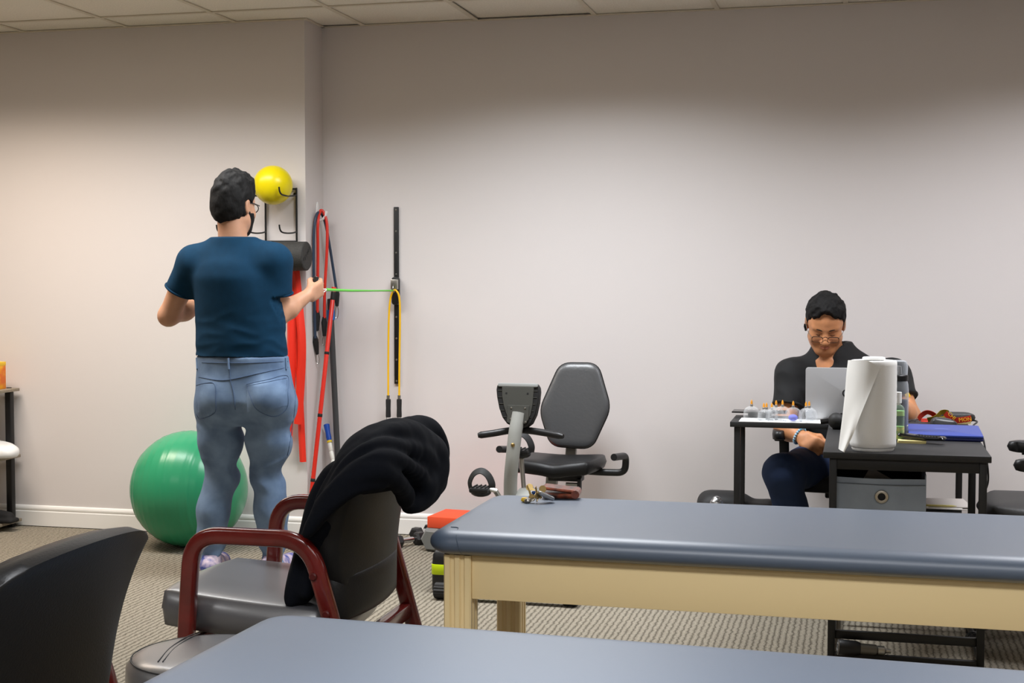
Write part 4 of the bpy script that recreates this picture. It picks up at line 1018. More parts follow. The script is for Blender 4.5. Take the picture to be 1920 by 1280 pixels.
for px, py, rp, lab in cups:
    yy = WY0 + 0.035 + (791 - py) * 0.0105; q = onY(px, py, yy); r = rp * 0.00232; h = r * 1.75
    t = thing('cupping_cup', lab, 'cupping cup', (q.x, yy, DZ + 0.0036), 0, 'clear cupping cups')
    pr1 = [(r, 0), (r, h * .45), (r * .93, h * .68), (r * .74, h * .86), (r * .42, h * .97), (r * .2, h), (0.004, h)]
    obj('dome', LA([(r - 0.002, 0)] + pr1[0:] , 24), mCup, t)
    obj('rim', tube([(r * math.cos(a), r * math.sin(a), 0.002) for a in [k * PI / 12 for k in range(24)]], 0.0018, 6, closed=True), mCup, t)
    obj('valve', LA([(0, h - 0.004), (0.0062, h - 0.004), (0.0062, h + 0.006), (0.004, h + 0.009), (0, h + 0.009)], 12), M('grey_valve', (120, 116, 110), 0.3), t)
    obj('valve_tip', LA([(0, h + 0.008), (0.0046, h + 0.008), (0.0046, h + 0.018), (0.002, h + 0.026), (0, h + 0.027)], 10), mTip, t)
    if rp == 15 and px == 1487: obj('gauze', ball(B(), (0, 0, 0.017), (0.020, 0.018, 0.014), 14, 8), mBall, t)
# dark tray edge behind the cups
tq = onY(1380, 785, WY1 - 0.06)
single('tablet', BX(((tq.x + onY(1470, 785, WY1 - 0.06).x) / 2, WY1 - 0.07, DZ + 0.024), (0.235, 0.11, 0.006), 0.002, Matrix.Identity(4)), mBlackGloss, 'thin black tablet lying behind the cupping cups', 'tablet')
single('tablet_stand', slab(B(), rrect(0.10, 0.06, 0.01, 3), round_prof(0.02, 0.004, 2), Matrix.Translation(((tq.x + onY(1470, 785, WY1 - 0.06).x) / 2, WY1 - 0.07, DZ + 0.0005))), mBlackP, 'small black stand under the thin tablet', 'stand')
# second massager: black ball head at the desk corner
hq = onY(1568, 790, 5.80)
mh = thing('ball_massager', 'black massager with round ball head beside the paper towel roll', 'massager', (hq.x, 5.82, DZ))
obj('ball_head', ball(B(), (hq.x, 5.80, DZ + 0.034), 0.033, 24, 16), mRubber, mh, world=True)
obj('shaft', tube([(hq.x - 0.02, 5.80, DZ + 0.034), (hq.x - 0.062, 5.80, DZ + 0.028)], 0.011, 12), mBlackGloss, mh, world=True)
obj('grip', tube([(hq.x + 0.02, 5.82, DZ + 0.05), (hq.x + 0.06, 5.86, DZ + 0.055), (hq.x + 0.11, 5.90, DZ + 0.028)], [0.014, 0.02, 0.022], 14), mBlackP, mh, world=True)
obj('foot', BX((hq.x + 0.01, 5.81, DZ + 0.006), (0.05, 0.04, 0.012), 0.003), mBlackP, mh, world=True)
# paper towel roll on a holder
ty = DY0 + 0.115
t0, t1 = onY(1593, 840, ty), onY(1680, 840, ty); tr = (t1.x - t0.x) / 2; tx = (t0.x + t1.x) / 2
tz1 = onY(1636, 676, ty - tr * 0.3).z
tw = thing('paper_towel_roll', 'white paper towel roll with a loose hanging sheet on the desk', 'paper towel', (tx, ty, DZ))
mTowel = M('quilted_paper', (244, 243, 240), 0.9, bump=0.14, bscale=260, spec=0.1)
hh_ = tz1 - DZ - 0.012
bm = LA([(0.022, 0.012), (tr - 0.003, 0.012), (tr, 0.016)] + [(tr + 0.0006 * (k % 2), 0.016 + (hh_ - 0.008) * k / 24) for k in range(1, 24)] + [(tr, 0.008 + hh_), (tr - 0.003, 0.012 + hh_), (0.022, 0.012 + hh_)], 64, Matrix.Translation((tx, ty, DZ)))
rl_ = obj('roll', bm, mTowel, tw, world=True)
obj('core', LA([(0.0215, 0.012), (0.0215, hh_ + 0.012), (0.0205, hh_ + 0.012), (0.0205, 0.012)], 24, Matrix.Translation((tx, ty, DZ))), M('cardboard', (168, 146, 116), 0.8), rl_, world=True)
obj('holder_base', LA([(0, 0), (tr - 0.008, 0), (tr - 0.006, 0.005), (tr - 0.008, 0.011), (0, 0.011)], 40, Matrix.Translation((tx, ty, DZ))), mWhite, tw, world=True)
zk = onY(1642, 669, ty).z - DZ
obj('holder_knob', LA([(0, 0.011), (0.009, 0.011), (0.009, hh_ + 0.012), (0.036, hh_ + 0.0135), (0.040, hh_ + 0.016), (0.040, max(zk, hh_ + .02) - 0.003), (0.037, max(zk, hh_ + .022)), (0, max(zk, hh_ + .022))], 28, Matrix.Translation((tx, ty, DZ))), mWhite, tw, world=True)
# loose sheet
def S(px, py, Y): return onY(px, py, Y)
rows = [((1590, 675, ty - 0.01), (1606, 675, ty - tr * .72), (1628, 676, ty - tr - .003), (1650, 690, ty - tr - .008)),
        ((1587, 700, ty - .02), (1604, 702, ty - tr * .85), (1622, 706, ty - tr - .012), (1640, 714, ty - tr - .020)),
        ((1584, 738, ty - .03), (1599, 740, ty - tr * .95), (1612, 745, ty - tr - .02), (1625, 750, ty - tr - .036)),
        ((1580, 775, ty - .045), (1592, 777, ty - tr * .95), (1602, 780, ty - tr - .028), (1611, 784, ty - tr - .046)),
        ((1576, 808, ty - .055), (1585, 811, ty - tr * .98), (1592, 814, ty - tr - .036), (1598, 818, ty - tr - .042)),
        ((1572, 841, ty - .06), (1576, 844, ty - tr), (1580, 846, ty - tr - .040), (1583, 848, ty - tr - .046))]
bm = B(); G = []
for rw in rows:
    c_ = catmull([S(*p) for p in rw], 4); G.append(c_)
cols = [catmull([G[i][j] for i in range(len(G))], 4) for j in range(len(G[0]))]
fr = [[bm.verts.new(p) for p in c_] for c_ in cols]; bk_ = [[bm.verts.new(p + Vector((0, 0.0015, 0))) for p in c_] for c_ in cols]
nI, nJ = len(fr), len(fr[0])
for i in range(nI - 1):
    for j in range(nJ - 1):
        bm.faces.new((fr[i][j], fr[i + 1][j], fr[i + 1][j + 1], fr[i][j + 1])); bm.faces.new((bk_[i][j], bk_[i][j + 1], bk_[i + 1][j + 1], bk_[i + 1][j]))
for i in range(nI - 1):
    for j in (0, nJ - 1): bm.faces.new((fr[i][j], bk_[i][j], bk_[i + 1][j], fr[i + 1][j]))
for j in range(nJ - 1):
    for i in (0, nI - 1): bm.faces.new((fr[i][j], fr[i][j + 1], bk_[i][j + 1], bk_[i][j]))
obj('loose_sheet', bm, mPaper, tw, world=True, angle=70)
# water bottle and sanitiser behind the roll
yb_ = 5.62
wb = onY(1683, 800, yb_); rB = 0.040
bt = thing('water_bottle', 'clear water bottle with black band behind the paper towels', 'bottle', (wb.x, yb_, DZ))
zT = onY(1690, 675, yb_).z - DZ
obj('body', LA([(0, 0.002), (rB - 0.004, 0.002), (rB, 0.008), (rB, zT * .60), (rB - .002, zT * .68), (rB - .006, zT * .74)], 28), clear_mat('bottle_plastic', (232, 236, 240), 0.75), bt)
obj('water', LA([(0, 0.005), (rB - 0.006, 0.005), (rB - 0.004, zT * .48), (0, zT * .48)], 24), clear_mat('water_grey', (120, 126, 136), 0.8), bt)
obj('band', LA([(0, zT * .73), (rB - .004, zT * .73), (rB - .003, zT * .74), (rB - .003, zT * .80), (rB - .006, zT * .81), (0, zT * .81)], 28), mBlackP, bt)
obj('lid', LA([(rB - .005, zT * .81), (rB - .004, zT * .93), (rB - .010, zT * .985), (rB - .02, zT), (0, zT)], 28), clear_mat('bottle_plastic', (232, 236, 240), 0.75), bt)
obj('spout', LA([(0, zT * .81), (0.014, zT * .81), (0.012, zT * .92), (0, zT * .93)], 14), mChrome, bt)
ys_ = 5.45
wb = onY(1686, 805, ys_); h_ = onY(1690, 735, ys_).z - DZ
sn = thing('sanitiser_bottle', 'small clear sanitiser bottle with white cap and green label', 'bottle', (wb.x - 0.006, ys_, DZ))
rS = 0.024
obj('body', slab(B(), rrect(rS * 2, rS * 1.5, 0.012, 5), [(0.003, 0.0), (0, 0.003), (0, h_ * .66), (0.006, h_ * .72), (0.012, h_ * .74)]), clear_mat('sanitiser_plastic', (226, 240, 230), 0.82), sn)
obj('label_band', slab(B(), rrect(rS * 2 + .001, rS * 1.5 + .001, 0.012, 5), [(0, 0.008), (0, h_ * .30)]), M('green_label', (150, 204, 140), 0.5, var=0.9, vscale=60, rgb2=(232, 226, 150)), sn)
obj('label_top', slab(B(), rrect(rS * 2 + .001, rS * 1.5 + .001, 0.012, 5), [(0, h_ * .52), (0, h_ * .62)]), M('pale_green_label', (176, 212, 150), 0.5), sn)
obj('cap', LA([(0, h_ * .735), (0.010, h_ * .735), (0.010, h_ * .77), (0.014, h_ * .78), (0.014, h_), (0, h_)], 20), mWhite, sn)
# blue closed laptop, phone, sticky notes
q0, q1 = onZ(1706, 825, DZ), onZ(1846, 827, DZ); q2 = onZ(1706, 799, DZ + .012); dp = q2.y - q0.y
bl = thing('blue_laptop', 'closed blue laptop on the right side of the desk', 'laptop', ((q0.x + q1.x) / 2, q0.y + dp / 2, DZ), -0.03)
wL = q1.x - q0.x
mBlue = M('blue_plastic_lid', (46, 66, 146), 0.4, bump=0.2, bscale=500)
obj('base', slab(B(), rrect(wL, dp, 0.012, 4), round_prof(0.012, 0.004, 2, 0.001)), M('dark_blue_base', (24, 34, 92), 0.45), bl)
ld = obj('lid', slab(B(), rrect(wL, dp, 0.012, 4), round_prof(0.010, 0.003, 2, 0.0125)), mBlue, bl)
obj('logo', slab(B(), rrect(0.05, 0.006, 0.001, 2), [(0, 0.0222), (0, 0.0227)], Matrix.Translation((-0.01, 0.03, 0))), M('pale_logo', (120, 136, 206), 0.4), ld)
q = onZ(1728, 830, DZ); ph = thing('cordless_handset', 'slim black handset lying on sticky notes in front of the blue laptop', 'handset', (q.x, q.y, DZ), -0.42)
def hf(v): return Vector((v.x, v.y, v.z + 0.020 + 0.10 * (-v.x + 0.02) * 0.28 + 0.9 * v.x * v.x * 0.6))
hs = obj('body', pad(B(), 0.185, 0.05, 0.016, 0.3, 4, 14, 8, hf), mBlackGloss, ph)
for k in range(8):
    for j in range(3): obj('key_pad', BX(hf(Vector((-0.015 + k * 0.011, -0.012 + j * 0.012, 0.0082))), (0.007, 0.006, 0.002), 0.0008), mRubber, hs)
mNote = M('yellow_note', (236, 220, 150), 0.8)
def notes(label, px, py, w_, d_, h_, r_):
    q = onZ(px, py, DZ); t = thing('sticky_notes', label, 'sticky notes', (q.x, q.y, DZ), r_, 'yellow sticky note pads')
    for k in range(4): obj('note_block', BX((0.0006 * k, -0.0005 * k, h_ * (k + .5) / 4), (w_, d_, h_ / 4 * 0.94), 0), mNote, t, smooth=False)
notes('yellow sticky note pad under the black handset', 1709, 829, 0.100, 0.075, 0.010, 0.0)
notes('yellow sticky note pad at the far right behind the mouse', 1807, 793, 0.052, 0.055, 0.013, 0.0)
notes('yellow sticky note pad beside the sanitiser bottle', 1703, 800, 0.05, 0.045, 0.006, 0.1)
# mouse
q = onZ(1770, 800, DZ); mo = thing('computer_mouse', 'dark grey computer mouse behind the blue laptop', 'mouse', (q.x, q.y + 0.03, DZ), 0.1)
def mf(v): return Vector((v.x, v.y, max(0.001, 0.002 + v.z * (1.2 - 4.5 * (v.x + 0.0)))))
bm = pad(B(), 0.115, 0.062, 0.055, 0.9, 2.4, 16, 12, mf, back=0.05)
mb = obj('shell', bm, M('charcoal_plastic', (58, 58, 60), 0.35), mo)
obj('scroll_wheel', LA([(0, -0.003), (0.007, -0.003), (0.007, 0.003), (0, 0.003)], 14, Matrix.Translation((0.03, 0, 0.022)) @ Matrix.Rotation(PI / 2, 4, 'X')), mRubber, mb)
# spectacles case
q = onZ(1788, 793, DZ)
single('glasses_case', pad(B(), 0.150, 0.060, 0.045, 0.95, 2.6, 20, 12, lambda v: Vector((v.x, v.y, v.z + 0.0225)) + Vector((q.x + 0.015, q.y + 0.03, DZ))), leather('dark_case', (52, 50, 50), 0.5, 0.5, 160), 'dark oval glasses case at the back of the desk', 'case', angle=80)
# lanyard: folded ribbon
q = onZ(1762, 793, DZ)
ly = thing('lanyard', 'red and yellow printed lanyard heaped on the desk', 'lanyard', (q.x, q.y, DZ))
mLan = M('red_ribbon', (188, 44, 24), 0.6); mLan2 = M('olive_ribbon', (140, 122, 24), 0.6)
def ribbon(pts, w_, mat, nm, twist):
    P = catmull(pts, 8); bm = B(); prev = None
    for i, p in enumerate(P):
        u = i / (len(P) - 1); a = twist[0] + (twist[1] - twist[0]) * u
        t = (P[min(i + 1, len(P) - 1)] - P[max(0, i - 1)]).normalized(); s = Vector((0, 0, 1)) if abs(t.z) < .9 else Vector((0, 1, 0))
        s = (s - t * s.dot(t)).normalized(); n_ = t.cross(s); d_ = s * math.cos(a) + n_ * math.sin(a); e = t.cross(d_) * 0.0008
        ring = [bm.verts.new(p + d_ * w_ / 2 + e), bm.verts.new(p - d_ * w_ / 2 + e), bm.verts.new(p - d_ * w_ / 2 - e), bm.verts.new(p + d_ * w_ / 2 - e)]
        if prev:
            for k in range(4): bm.faces.new((prev[k], prev[(k + 1) % 4], ring[(k + 1) % 4], ring[k]))
        else: bm.faces.new(ring)
        prev = ring
    bm.faces.new(prev[::-1]); return obj(nm, bm, mat, ly, angle=60)
ribbon([(-0.085, 0.02, 0.012), (-0.075, 0.0, 0.030), (-0.05, -0.01, 0.046), (-0.02, 0.0, 0.030), (-0.045, 0.0, 0.012), (-0.075, 0.005, 0.010)], 0.020, mLan, 'ribbon', (0.2, 0.9))
ribbon([(-0.05, -0.012, 0.014), (-0.02, -0.015, 0.022), (0.005, -0.005, 0.045), (0.03, 0.0, 0.044), (0.02, 0.01, 0.020), (-0.02, 0.01, 0.013)], 0.022, mLan2, 'ribbon', (0.5, 0.1))
rbn = ribbon([(0.02, -0.012, 0.044), (0.035, -0.018, 0.030), (0.06, -0.022, 0.016), (0.10, -0.022, 0.020), (0.125, -0.018, 0.026)], 0.024, mLan, 'ribbon', (0.25, 0.05))
mLet = M('yellow_letters', (238, 190, 40), 0.5)
for s_, x, z, a in (('CHI', 0.046, 0.034, -0.75), ('MON', 0.100, 0.020, 0.12)):
    obj('lettering', text_mesh(s_, 0.022, frame((x, -0.0262, z), (math.cos(a), 0, math.sin(a)), (-math.sin(a), 0, math.cos(a)), (0, -1, 0)), 0.0003), mLet, rbn)
obj('clip', tube([(-0.085, 0.0, 0.008), (-0.10, -0.005, 0.014), (-0.108, -0.006, 0.010), (-0.098, -0.004, 0.005)], 0.003, 8), mChrome, ly)
# cables
single('power_cable', tube(catmull([onZ(1700, 790, DZ + .004), onZ(1720, 786, DZ + .004), onZ(1745, 790, DZ + .004), onZ(1768, 795, DZ + .004)], 8), 0.0026, 6), mBlackP, 'thin black mouse cable running across the desk', 'cable')
yc = 6.0
single('desk_cable', tube(catmull([onZ(1815, 787, DZ + .005), onY(1832, 790, 6.1), Vector((DX1 + 0.008, 5.98, DZ + 0.004)), onY(1841, 815, 5.85), onY(1850, 860, 5.75), onY(1853, 900, 5.75), onY(1846, 930, 5.75), onY(1849, 975, 5.76), Vector((onY(1850, 1000, 5.78).x, 5.8, 0.25)), Vector((onY(1850, 1000, 5.78).x + .02, 5.85, 0.004))], 8), 0.0036, 8), mBlackP, 'black cable hanging down off the right end of the desk', 'cable')

# ================================================================== office chairs
def office_chair(label, loc, rz, seat_m, back_m, frame_m, sz=0.49, arm=0.215, seat=(0.50, 0.50), back_h=0.5, rake=0.12, back_w=0.46, back_z=0.14):
    """local +x is the way the chair faces"""
    t = thing('office_chair', label, 'office chair', loc, rz)
    obj('seat', pad(B(), seat[0], seat[1], 0.085, 0.8, 3.2, 18, 18, lambda q: Vector((q.x + 0.02, q.y, q.z + sz - 0.04 + (0.02 if q.x < -0.1 else 0) * 0))), seat_m, t, angle=80)
    obj('backrest', pad(B(), back_w, back_h, 0.06, 0.7, 3.5, 16, 16, lambda q: Vector((-0.245 - rake * max(0, q.y / back_h + .5) ** 1.5 + q.z + 0.35 * q.x * q.x, q.x, sz + back_z + back_h / 2 + q.y))), back_m, t, angle=80)
    obj('back_spine', sweep(B(), catmull([(-0.10, 0, sz - 0.07), (-0.27, 0, sz - 0.05), (-0.29, 0, sz + 0.15), (-0.275 - rake * .6, 0, sz + 0.4)], 5), 1.0, prof=rrect(0.06, 0.02, 0.006, 2), up=(0, 1, 0)), frame_m, t)
    for s in (-1, 1):
        y = s * 0.285
        a = obj('armrest', sweep(B(), fillet([(-0.13, y * .86, sz - 0.07), (-0.13, y, sz - 0.02), (-0.09, y, sz + arm - 0.02), (0.10, y, sz + arm - 0.02)], 0.05, 6), 1.0, prof=rrect(0.045, 0.022, 0.006, 2), up=(0, 1, 0)), frame_m, t, angle=50)
        obj('arm_pad', pad(B(), 0.27, 0.072, 0.046, 1.1, 5.0, 18, 12, lambda q: Vector((q.x + 0.02, q.y + y, q.z + sz + arm))), mBlackP, a, angle=80)
    obj('gas_lift', LA([(0, 0.07), (0.03, 0.07), (0.03, 0.25), (0.018, 0.25), (0.018, sz - 0.08), (0, sz - 0.08)], 18), frame_m, t)
    obj('mechanism', BX((0, 0, sz - 0.095), (0.20, 0.16, 0.035), 0.008), frame_m, t)
    for k in range(5):
        a = k * 2 * PI / 5 + 0.35
        d_ = Vector((math.cos(a), math.sin(a), 0))
        lg = obj('base_leg', tube([Vector((0, 0, 0.105)), d_ * 0.15 + Vector((0, 0, 0.095)), d_ * 0.29 + Vector((0, 0, 0.072))], [0.028, 0.022, 0.016], 8), frame_m, t)
        for s in (-1, 1):
            obj('caster', LA([(0, -0.009), (0.024, -0.009), (0.027, -0.005), (0.027, 0.005), (0.024, 0.009), (0, 0.009)], 18, Matrix.Translation(d_ * 0.29 + Vector((-d_.y * s * 0.013, d_.x * s * 0.013, 0.027))) @ Matrix.Rotation(a, 4, 'Z') @ Matrix.Rotation(PI / 2, 4, 'X')), mBlackP, lg)
    return t
mLeatherS = leather('arm_chair_leather', (40, 40, 41), 0.42)
mMesh = M('black_chair_fabric', (24, 24, 26), 0.85, bump=0.3, bscale=500); mRedF = M('maroon_chair_fabric', (112, 16, 24), 0.8)
MC = Vector((-0.055, 6.60, 0))                         # seated man
office_chair('black office chair with maroon trim under the seated man', (MC.x, MC.y - 0.07, 0), -PI / 2 - 0.06, mMesh, mRedF, mBlack, sz=0.47, arm=0.17, seat=(0.44, 0.48), back_h=0.36, rake=0.04, back_w=0.56, back_z=0.06)
a1 = onZ(1902, 873, 0.70)
office_chair('black office chair at the right edge, only arms and seat front showing', (a1.x + 0.17, a1.y + 0.30, 0), PI - 0.06, leather('chair_black_leather', (46, 45, 44), 0.5), mLeather, mBlackP, sz=0.545, arm=0.155)
# bag with silver foil behind the rear table
bq = onY(1385, 930, 6.30); gz = onY(1345, 918, 6.30).z
F = Field(np.arange(-0.24, 0.24, 0.01), np.arange(-0.16, 0.16, 0.01), np.arange(-0.02, gz + 0.05, 0.01))
F.rbox((0, 0, gz * .44), (0.18, 0.11, gz * .44), 0.05, k=0.02); F.ell((-0.06, 0.0, gz * .86), (0.11, 0.09, 0.05), k=0.05)
P_ = F.all(); F.D += 0.012 * waves(P_, 11, 26, 5).astype(np.float32); F.D = np.maximum(F.D, 0.002 - P_[..., 2])
me = F.mesh('bag', 1); me.transform(Matrix.Translation((bq.x - 0.01, 6.36, 0)))
single('duffel_bag', me, M('black_nylon', (26, 26, 27), 0.6), 'black duffel bag on the floor behind the rear treatment table', 'bag')
sq = onY(1344, 932, 6.16)
F = Field(np.arange(-0.08, 0.08, 0.005), np.arange(-0.06, 0.06, 0.005), np.arange(-0.02, sq.z + 0.05, 0.008))
F.ell((0, 0, sq.z * 0.5), (0.06, 0.045, sq.z * 0.52), k=0.02); P_ = F.all(); F.D += 0.009 * np.abs(waves(P_, 5, 160, 6)).astype(np.float32); F.D = np.maximum(F.D, 0.002 - P_[..., 2])
me = F.mesh('foil', 0); me.transform(Matrix.Translation((sq.x, 6.16, 0)))
single('foil_pouch', me, M('crumpled_foil', (224, 224, 226), 0.25, 0.85, var=0.6, vscale=130, rgb2=(90, 90, 92)), 'crumpled silver foil pouch in front of the black duffel bag', 'pouch')

# ================================================================== people
def A3(v): return np.array([v[0], v[1], v[2]], np.float32)
def loft(F, secs, k=0.02, sub=False):
    """stack of ellipses: (z, cx, cy, a, b)"""
    S = np.array(sorted(secs), np.float32); lo = np.array([(S[:, 1] - S[:, 3]).min(), (S[:, 2] - S[:, 4]).min(), S[0, 0]]) - k - 0.03
    hi = np.array([(S[:, 1] + S[:, 3]).max(), (S[:, 2] + S[:, 4]).max(), S[-1, 0]]) + k + 0.03
    zz = np.linspace(S[0, 0], S[-1, 0], 80)
    cur = [np.interp(zz, S[:, 0], S[:, i]) for i in range(1, 5)]
    ker = np.array([1, 2, 3, 4, 3, 2, 1], float); ker /= ker.sum()
    cur = [np.convolve(np.pad(c, 3, mode='edge'), ker, 'valid') for c in cur]
    def fn(P):
        z = P[..., 2]; cx, cy, a, b = [np.interp(z, zz, c).astype(np.float32) for c in cur]
        x, y = P[..., 0] - cx, P[..., 1] - cy
        k0 = np.sqrt((x / a) ** 2 + (y / b) ** 2); k1 = np.sqrt((x / a ** 2) ** 2 + (y / b ** 2) ** 2)
        d = k0 * (k0 - 1) / np.maximum(k1, 1e-5)
        e = np.maximum(z - S[-1, 0], S[0, 0] - z)
        return np.where(e > 0, np.sqrt(np.maximum(d, 0) ** 2 + e ** 2) + np.minimum(d, 0) * 0, np.maximum(d, e))
    F.comb(lo, hi, fn, k, sub)
class Head:
    """o: between the ear canals; x to the head's side, f forward, u up"""
    def __init__(s, o, f, u, sc=1.0):
        s.o = Vector(o); s.f = Vector(f).normalized(); s.u = (Vector(u) - s.f * s.f.dot(Vector(u))).normalized(); s.x = s.u.cross(s.f); s.sc = sc
        s.R = np.array([s.x, s.f, s.u], np.float32).T
    def p(s, x, f, u): return s.o + (s.x * x + s.f * f + s.u * u) * s.sc
    def loc(s, P): return ((P - A3(s.o)) @ s.R) / s.sc
    def skin(s, F):
        e = lambda c, r, k=0.015, sub=False: F.ell(A3(s.p(*c)), np.array(r) * s.sc, s.R, k * s.sc, sub)
        c = lambda a, b, ra, rb, k=0.012, sub=False: F.cap(A3(s.p(*a)), A3(s.p(*b)), ra * s.sc, rb * s.sc, k * s.sc, sub)
        e((0, -0.004, 0.038), (0.077, 0.097, 0.086)); e((0, 0.040, 0.010), (0.067, 0.062, 0.085), 0.03)
        e((0, 0.036, -0.055), (0.064, 0.060, 0.058), 0.03); e((0, 0.074, -0.098), (0.031, 0.022, 0.019), 0.025)
        c((-0.054, 0.01, -0.06), (-0.022, 0.07, -0.095), 0.018, 0.016, 0.03); c((0.054, 0.01, -0.06), (0.022, 0.07, -0.095), 0.018, 0.016, 0.03)
        for g in (-1, 1):
            e((g * 0.041, 0.066, -0.032), (0.027, 0.028, 0.028), 0.02)
            e((g * 0.031, 0.106, 0.000), (0.019, 0.018, 0.012), 0.012, True)
            e((g * 0.031, 0.080, -0.001), (0.0165, 0.0145, 0.0115), 0.006)
            c((g * 0.012, 0.092, 0.020), (g * 0.046, 0.080, 0.022), 0.011, 0.009, 0.012)
            e((g * 0.012, 0.104, -0.040), (0.0095, 0.011, 0.008), 0.006)
            e((g * 0.081, -0.008, -0.006), (0.010, 0.020, 0.033), 0.006); e((g * 0.088, -0.002, -0.004), (0.006, 0.011, 0.020), 0.005, True)
        c((0, 0.093, 0.014), (0, 0.116, -0.030), 0.008, 0.012, 0.012); e((0, 0.117, -0.036), (0.0135, 0.012, 0.010), 0.010)
        c((-0.020, 0.090, -0.060), (0, 0.0985, -0.0585), 0.0045, 0.0065, 0.006); c((0.020, 0.090, -0.060), (0, 0.0985, -0.0585), 0.0045, 0.0065, 0.006)
        c((-0.016, 0.091, -0.069), (0, 0.0975, -0.071), 0.0055, 0.0075, 0.006); c((0.016, 0.091, -0.069), (0, 0.0975, -0.071), 0.0055, 0.0075, 0.006)
        c((-0.024, 0.099, -0.0645), (0.024, 0.099, -0.0645), 0.0022, 0.0022, 0.003, True)
    def lips(s, C): q = s.loc(C); return (np.abs(q[:, 0]) < 0.0205) & (q[:, 1] > 0.086) & (q[:, 2] < -0.0575 - 8 * q[:, 0] ** 2) & (q[:, 2] > -0.0765 + 18 * q[:, 0] ** 2)
def fist(F, c, g, u, n, s=1.0, k=0.006):
    """hand closed on an axis g through c; u: from wrist to grip, n: back-of-hand side"""
    c, g, u, n = [Vector(v) for v in (c, g, u, n)]; u.normalize(); g = (g - u * g.dot(u)).normalized(); m = g.cross(u); n = m if m.dot(n) > 0 else -m
    P = lambda a, b, d: A3(c + (u * a + n * b + g * d) * s)
    R = np.array([u, g, n], np.float32).T
    F.rbox(P(-0.022, 0.024, 0), np.array((0.046, 0.041, 0.0165)) * s, 0.014 * s, R, 0.012)
    for i, (o_, l) in enumerate(((0.030, 0.95), (0.010, 1.06), (-0.010, 1.0), (-0.029, 0.84))):
        r = (0.0098, 0.0100, 0.0096, 0.0086)[i] * s
        pts = [P(0.016, 0.024, o_), P(0.016 + 0.028 * l, 0.008, o_), P(0.012 + 0.018 * l, -0.024 * l, o_ * .95), P(-0.006, -0.024 * l, o_ * .9)]
        F.chain(pts, [r * 1.08, r, r * .95, r * .85], k)
    F.chain([P(-0.050, 0.012, 0.028), P(-0.018, -0.008, 0.046), P(0.012, -0.026, 0.036), P(0.028, -0.032, 0.022)], [0.015 * s, 0.0125 * s, 0.0105 * s, 0.009 * s], k + 0.003)
    return P(-0.085, 0.018, 0)
mSkinA = M('skin_tan', (200, 150, 120), 0.5, var=0.10, vscale=25, bump=0.15, bscale=300, sss=0.08)
mSkinB = M('skin_brown', (206, 142, 98), 0.48, var=0.12, vscale=22, bump=0.15, bscale=300, sss=0.08)
mLipB = M('lip_brown', (172, 104, 80), 0.45)
mHair = M('black_hair', (9, 8, 8), 0.75, spec=0.3, var=0.5, vscale=60, rgb2=(24, 23, 23), bump=0.9, bscale=160, stretch=(1, 1, 0.4))

# ------------------------------------------------------------------ standing man (seen from behind)
Y0 = 5.79
def J(px, py, dy=0.0): return onY(px, py, Y0 + dy)
X_ = lambda px, py=600: J(px, py).x
Z_ = lambda py: J(450, py).z
sm = thing('person', 'standing man in blue t-shirt and jeans, back turned, pulling a green band', 'person', (J(455, 1085).x, Y0, 0))
AX = lambda h: (np.arange(-3.26, -2.36, h), np.arange(5.40, 6.36, h))
hx = J(437, 385, 0.02)
hd = Head(hx, (0.17, 0.985, -0.06), (0.02, 0.05, 1), 1.03)
F = Field(lins((-3.26, -2.78, 0.009), (-2.78, -2.50, 0.0055), (-2.50, -2.34, 0.007)), lins((5.40, 5.68, 0.010), (5.68, 6.00, 0.006), (6.00, 6.32, 0.008)), lins((0.06, 1.12, 0.016), (1.12, 1.42, 0.007), (1.42, 1.86, 0.0055)))
hd.skin(F)
F.cap(A3(hd.p(0, -0.018, -0.03)), A3(J(438, 462, 0.0)), 0.060, 0.066, 0.03)
F.cap(A3(J(438, 458, -.005)), A3(J(400, 478, 0)), 0.04, 0.04, 0.03); F.cap(A3(J(438, 458, -.005)), A3(J(478, 478, 0)), 0.04, 0.04, 0.03)
loft(F, [(Z_(665), X_(452), Y0, 0.175, 0.095), (Z_(600), X_(449), Y0, 0.175, 0.095), (Z_(520), X_(441), Y0, 0.165, 0.09), (Z_(490), X_(438), Y0, 0.13, 0.07)], 0.03)
loft(F, [(Z_(775), X_(459), Y0, 0.17, 0.10), (Z_(720), X_(458), Y0, 0.18, 0.10), (Z_(660), X_(453), Y0, 0.175, 0.095)], 0.03)
legsJ = (([(411, 772, 0), (414, 820, .0), (414, 893, .012), (400, 955, -.012), (396, 1010, -.015), (396, 1062, -.02)], [0.107, 0.099, 0.080, 0.072, 0.060, 0.057]),
         ([(508, 772, 0), (505, 820, .0), (502, 893, .02), (508, 955, .03), (511, 1010, .035), (513, 1062, .035)], [0.113, 0.104, 0.079, 0.074, 0.064, 0.060]))
for pts, rs_ in legsJ: F.chain([A3(J(*p)) for p in pts], [r * 0.58 for r in rs_], 0.02)
SHL, ELL_, WRL = J(361, 494), J(316, 592, 0.03), J(362, 583, 0.22)
SHR, ELR, WRR = J(517, 492), J(521, 592, 0.05), J(566, 549, 0.21)
gr = J(590, 541, 0.27)
wr_ = fist(F, gr, (0.15, 0.0, 1), (WRR - ELR).normalized() * 1.0 + Vector((0, 0, -0.2)), (0.9, -0.35, 0.25), 1.0)
F.chain([A3(SHR), A3(ELR), A3(seg(ELR, Vector(wr_), .35)), wr_], [0.058, 0.043, 0.045, 0.029], 0.025)
gl = J(430, 560, 0.33)
wl_ = fist(F, gl, (0.05, 0.2, 1), (0.95, 0.3, 0), (-0.3, 0.95, 0), 1.0)
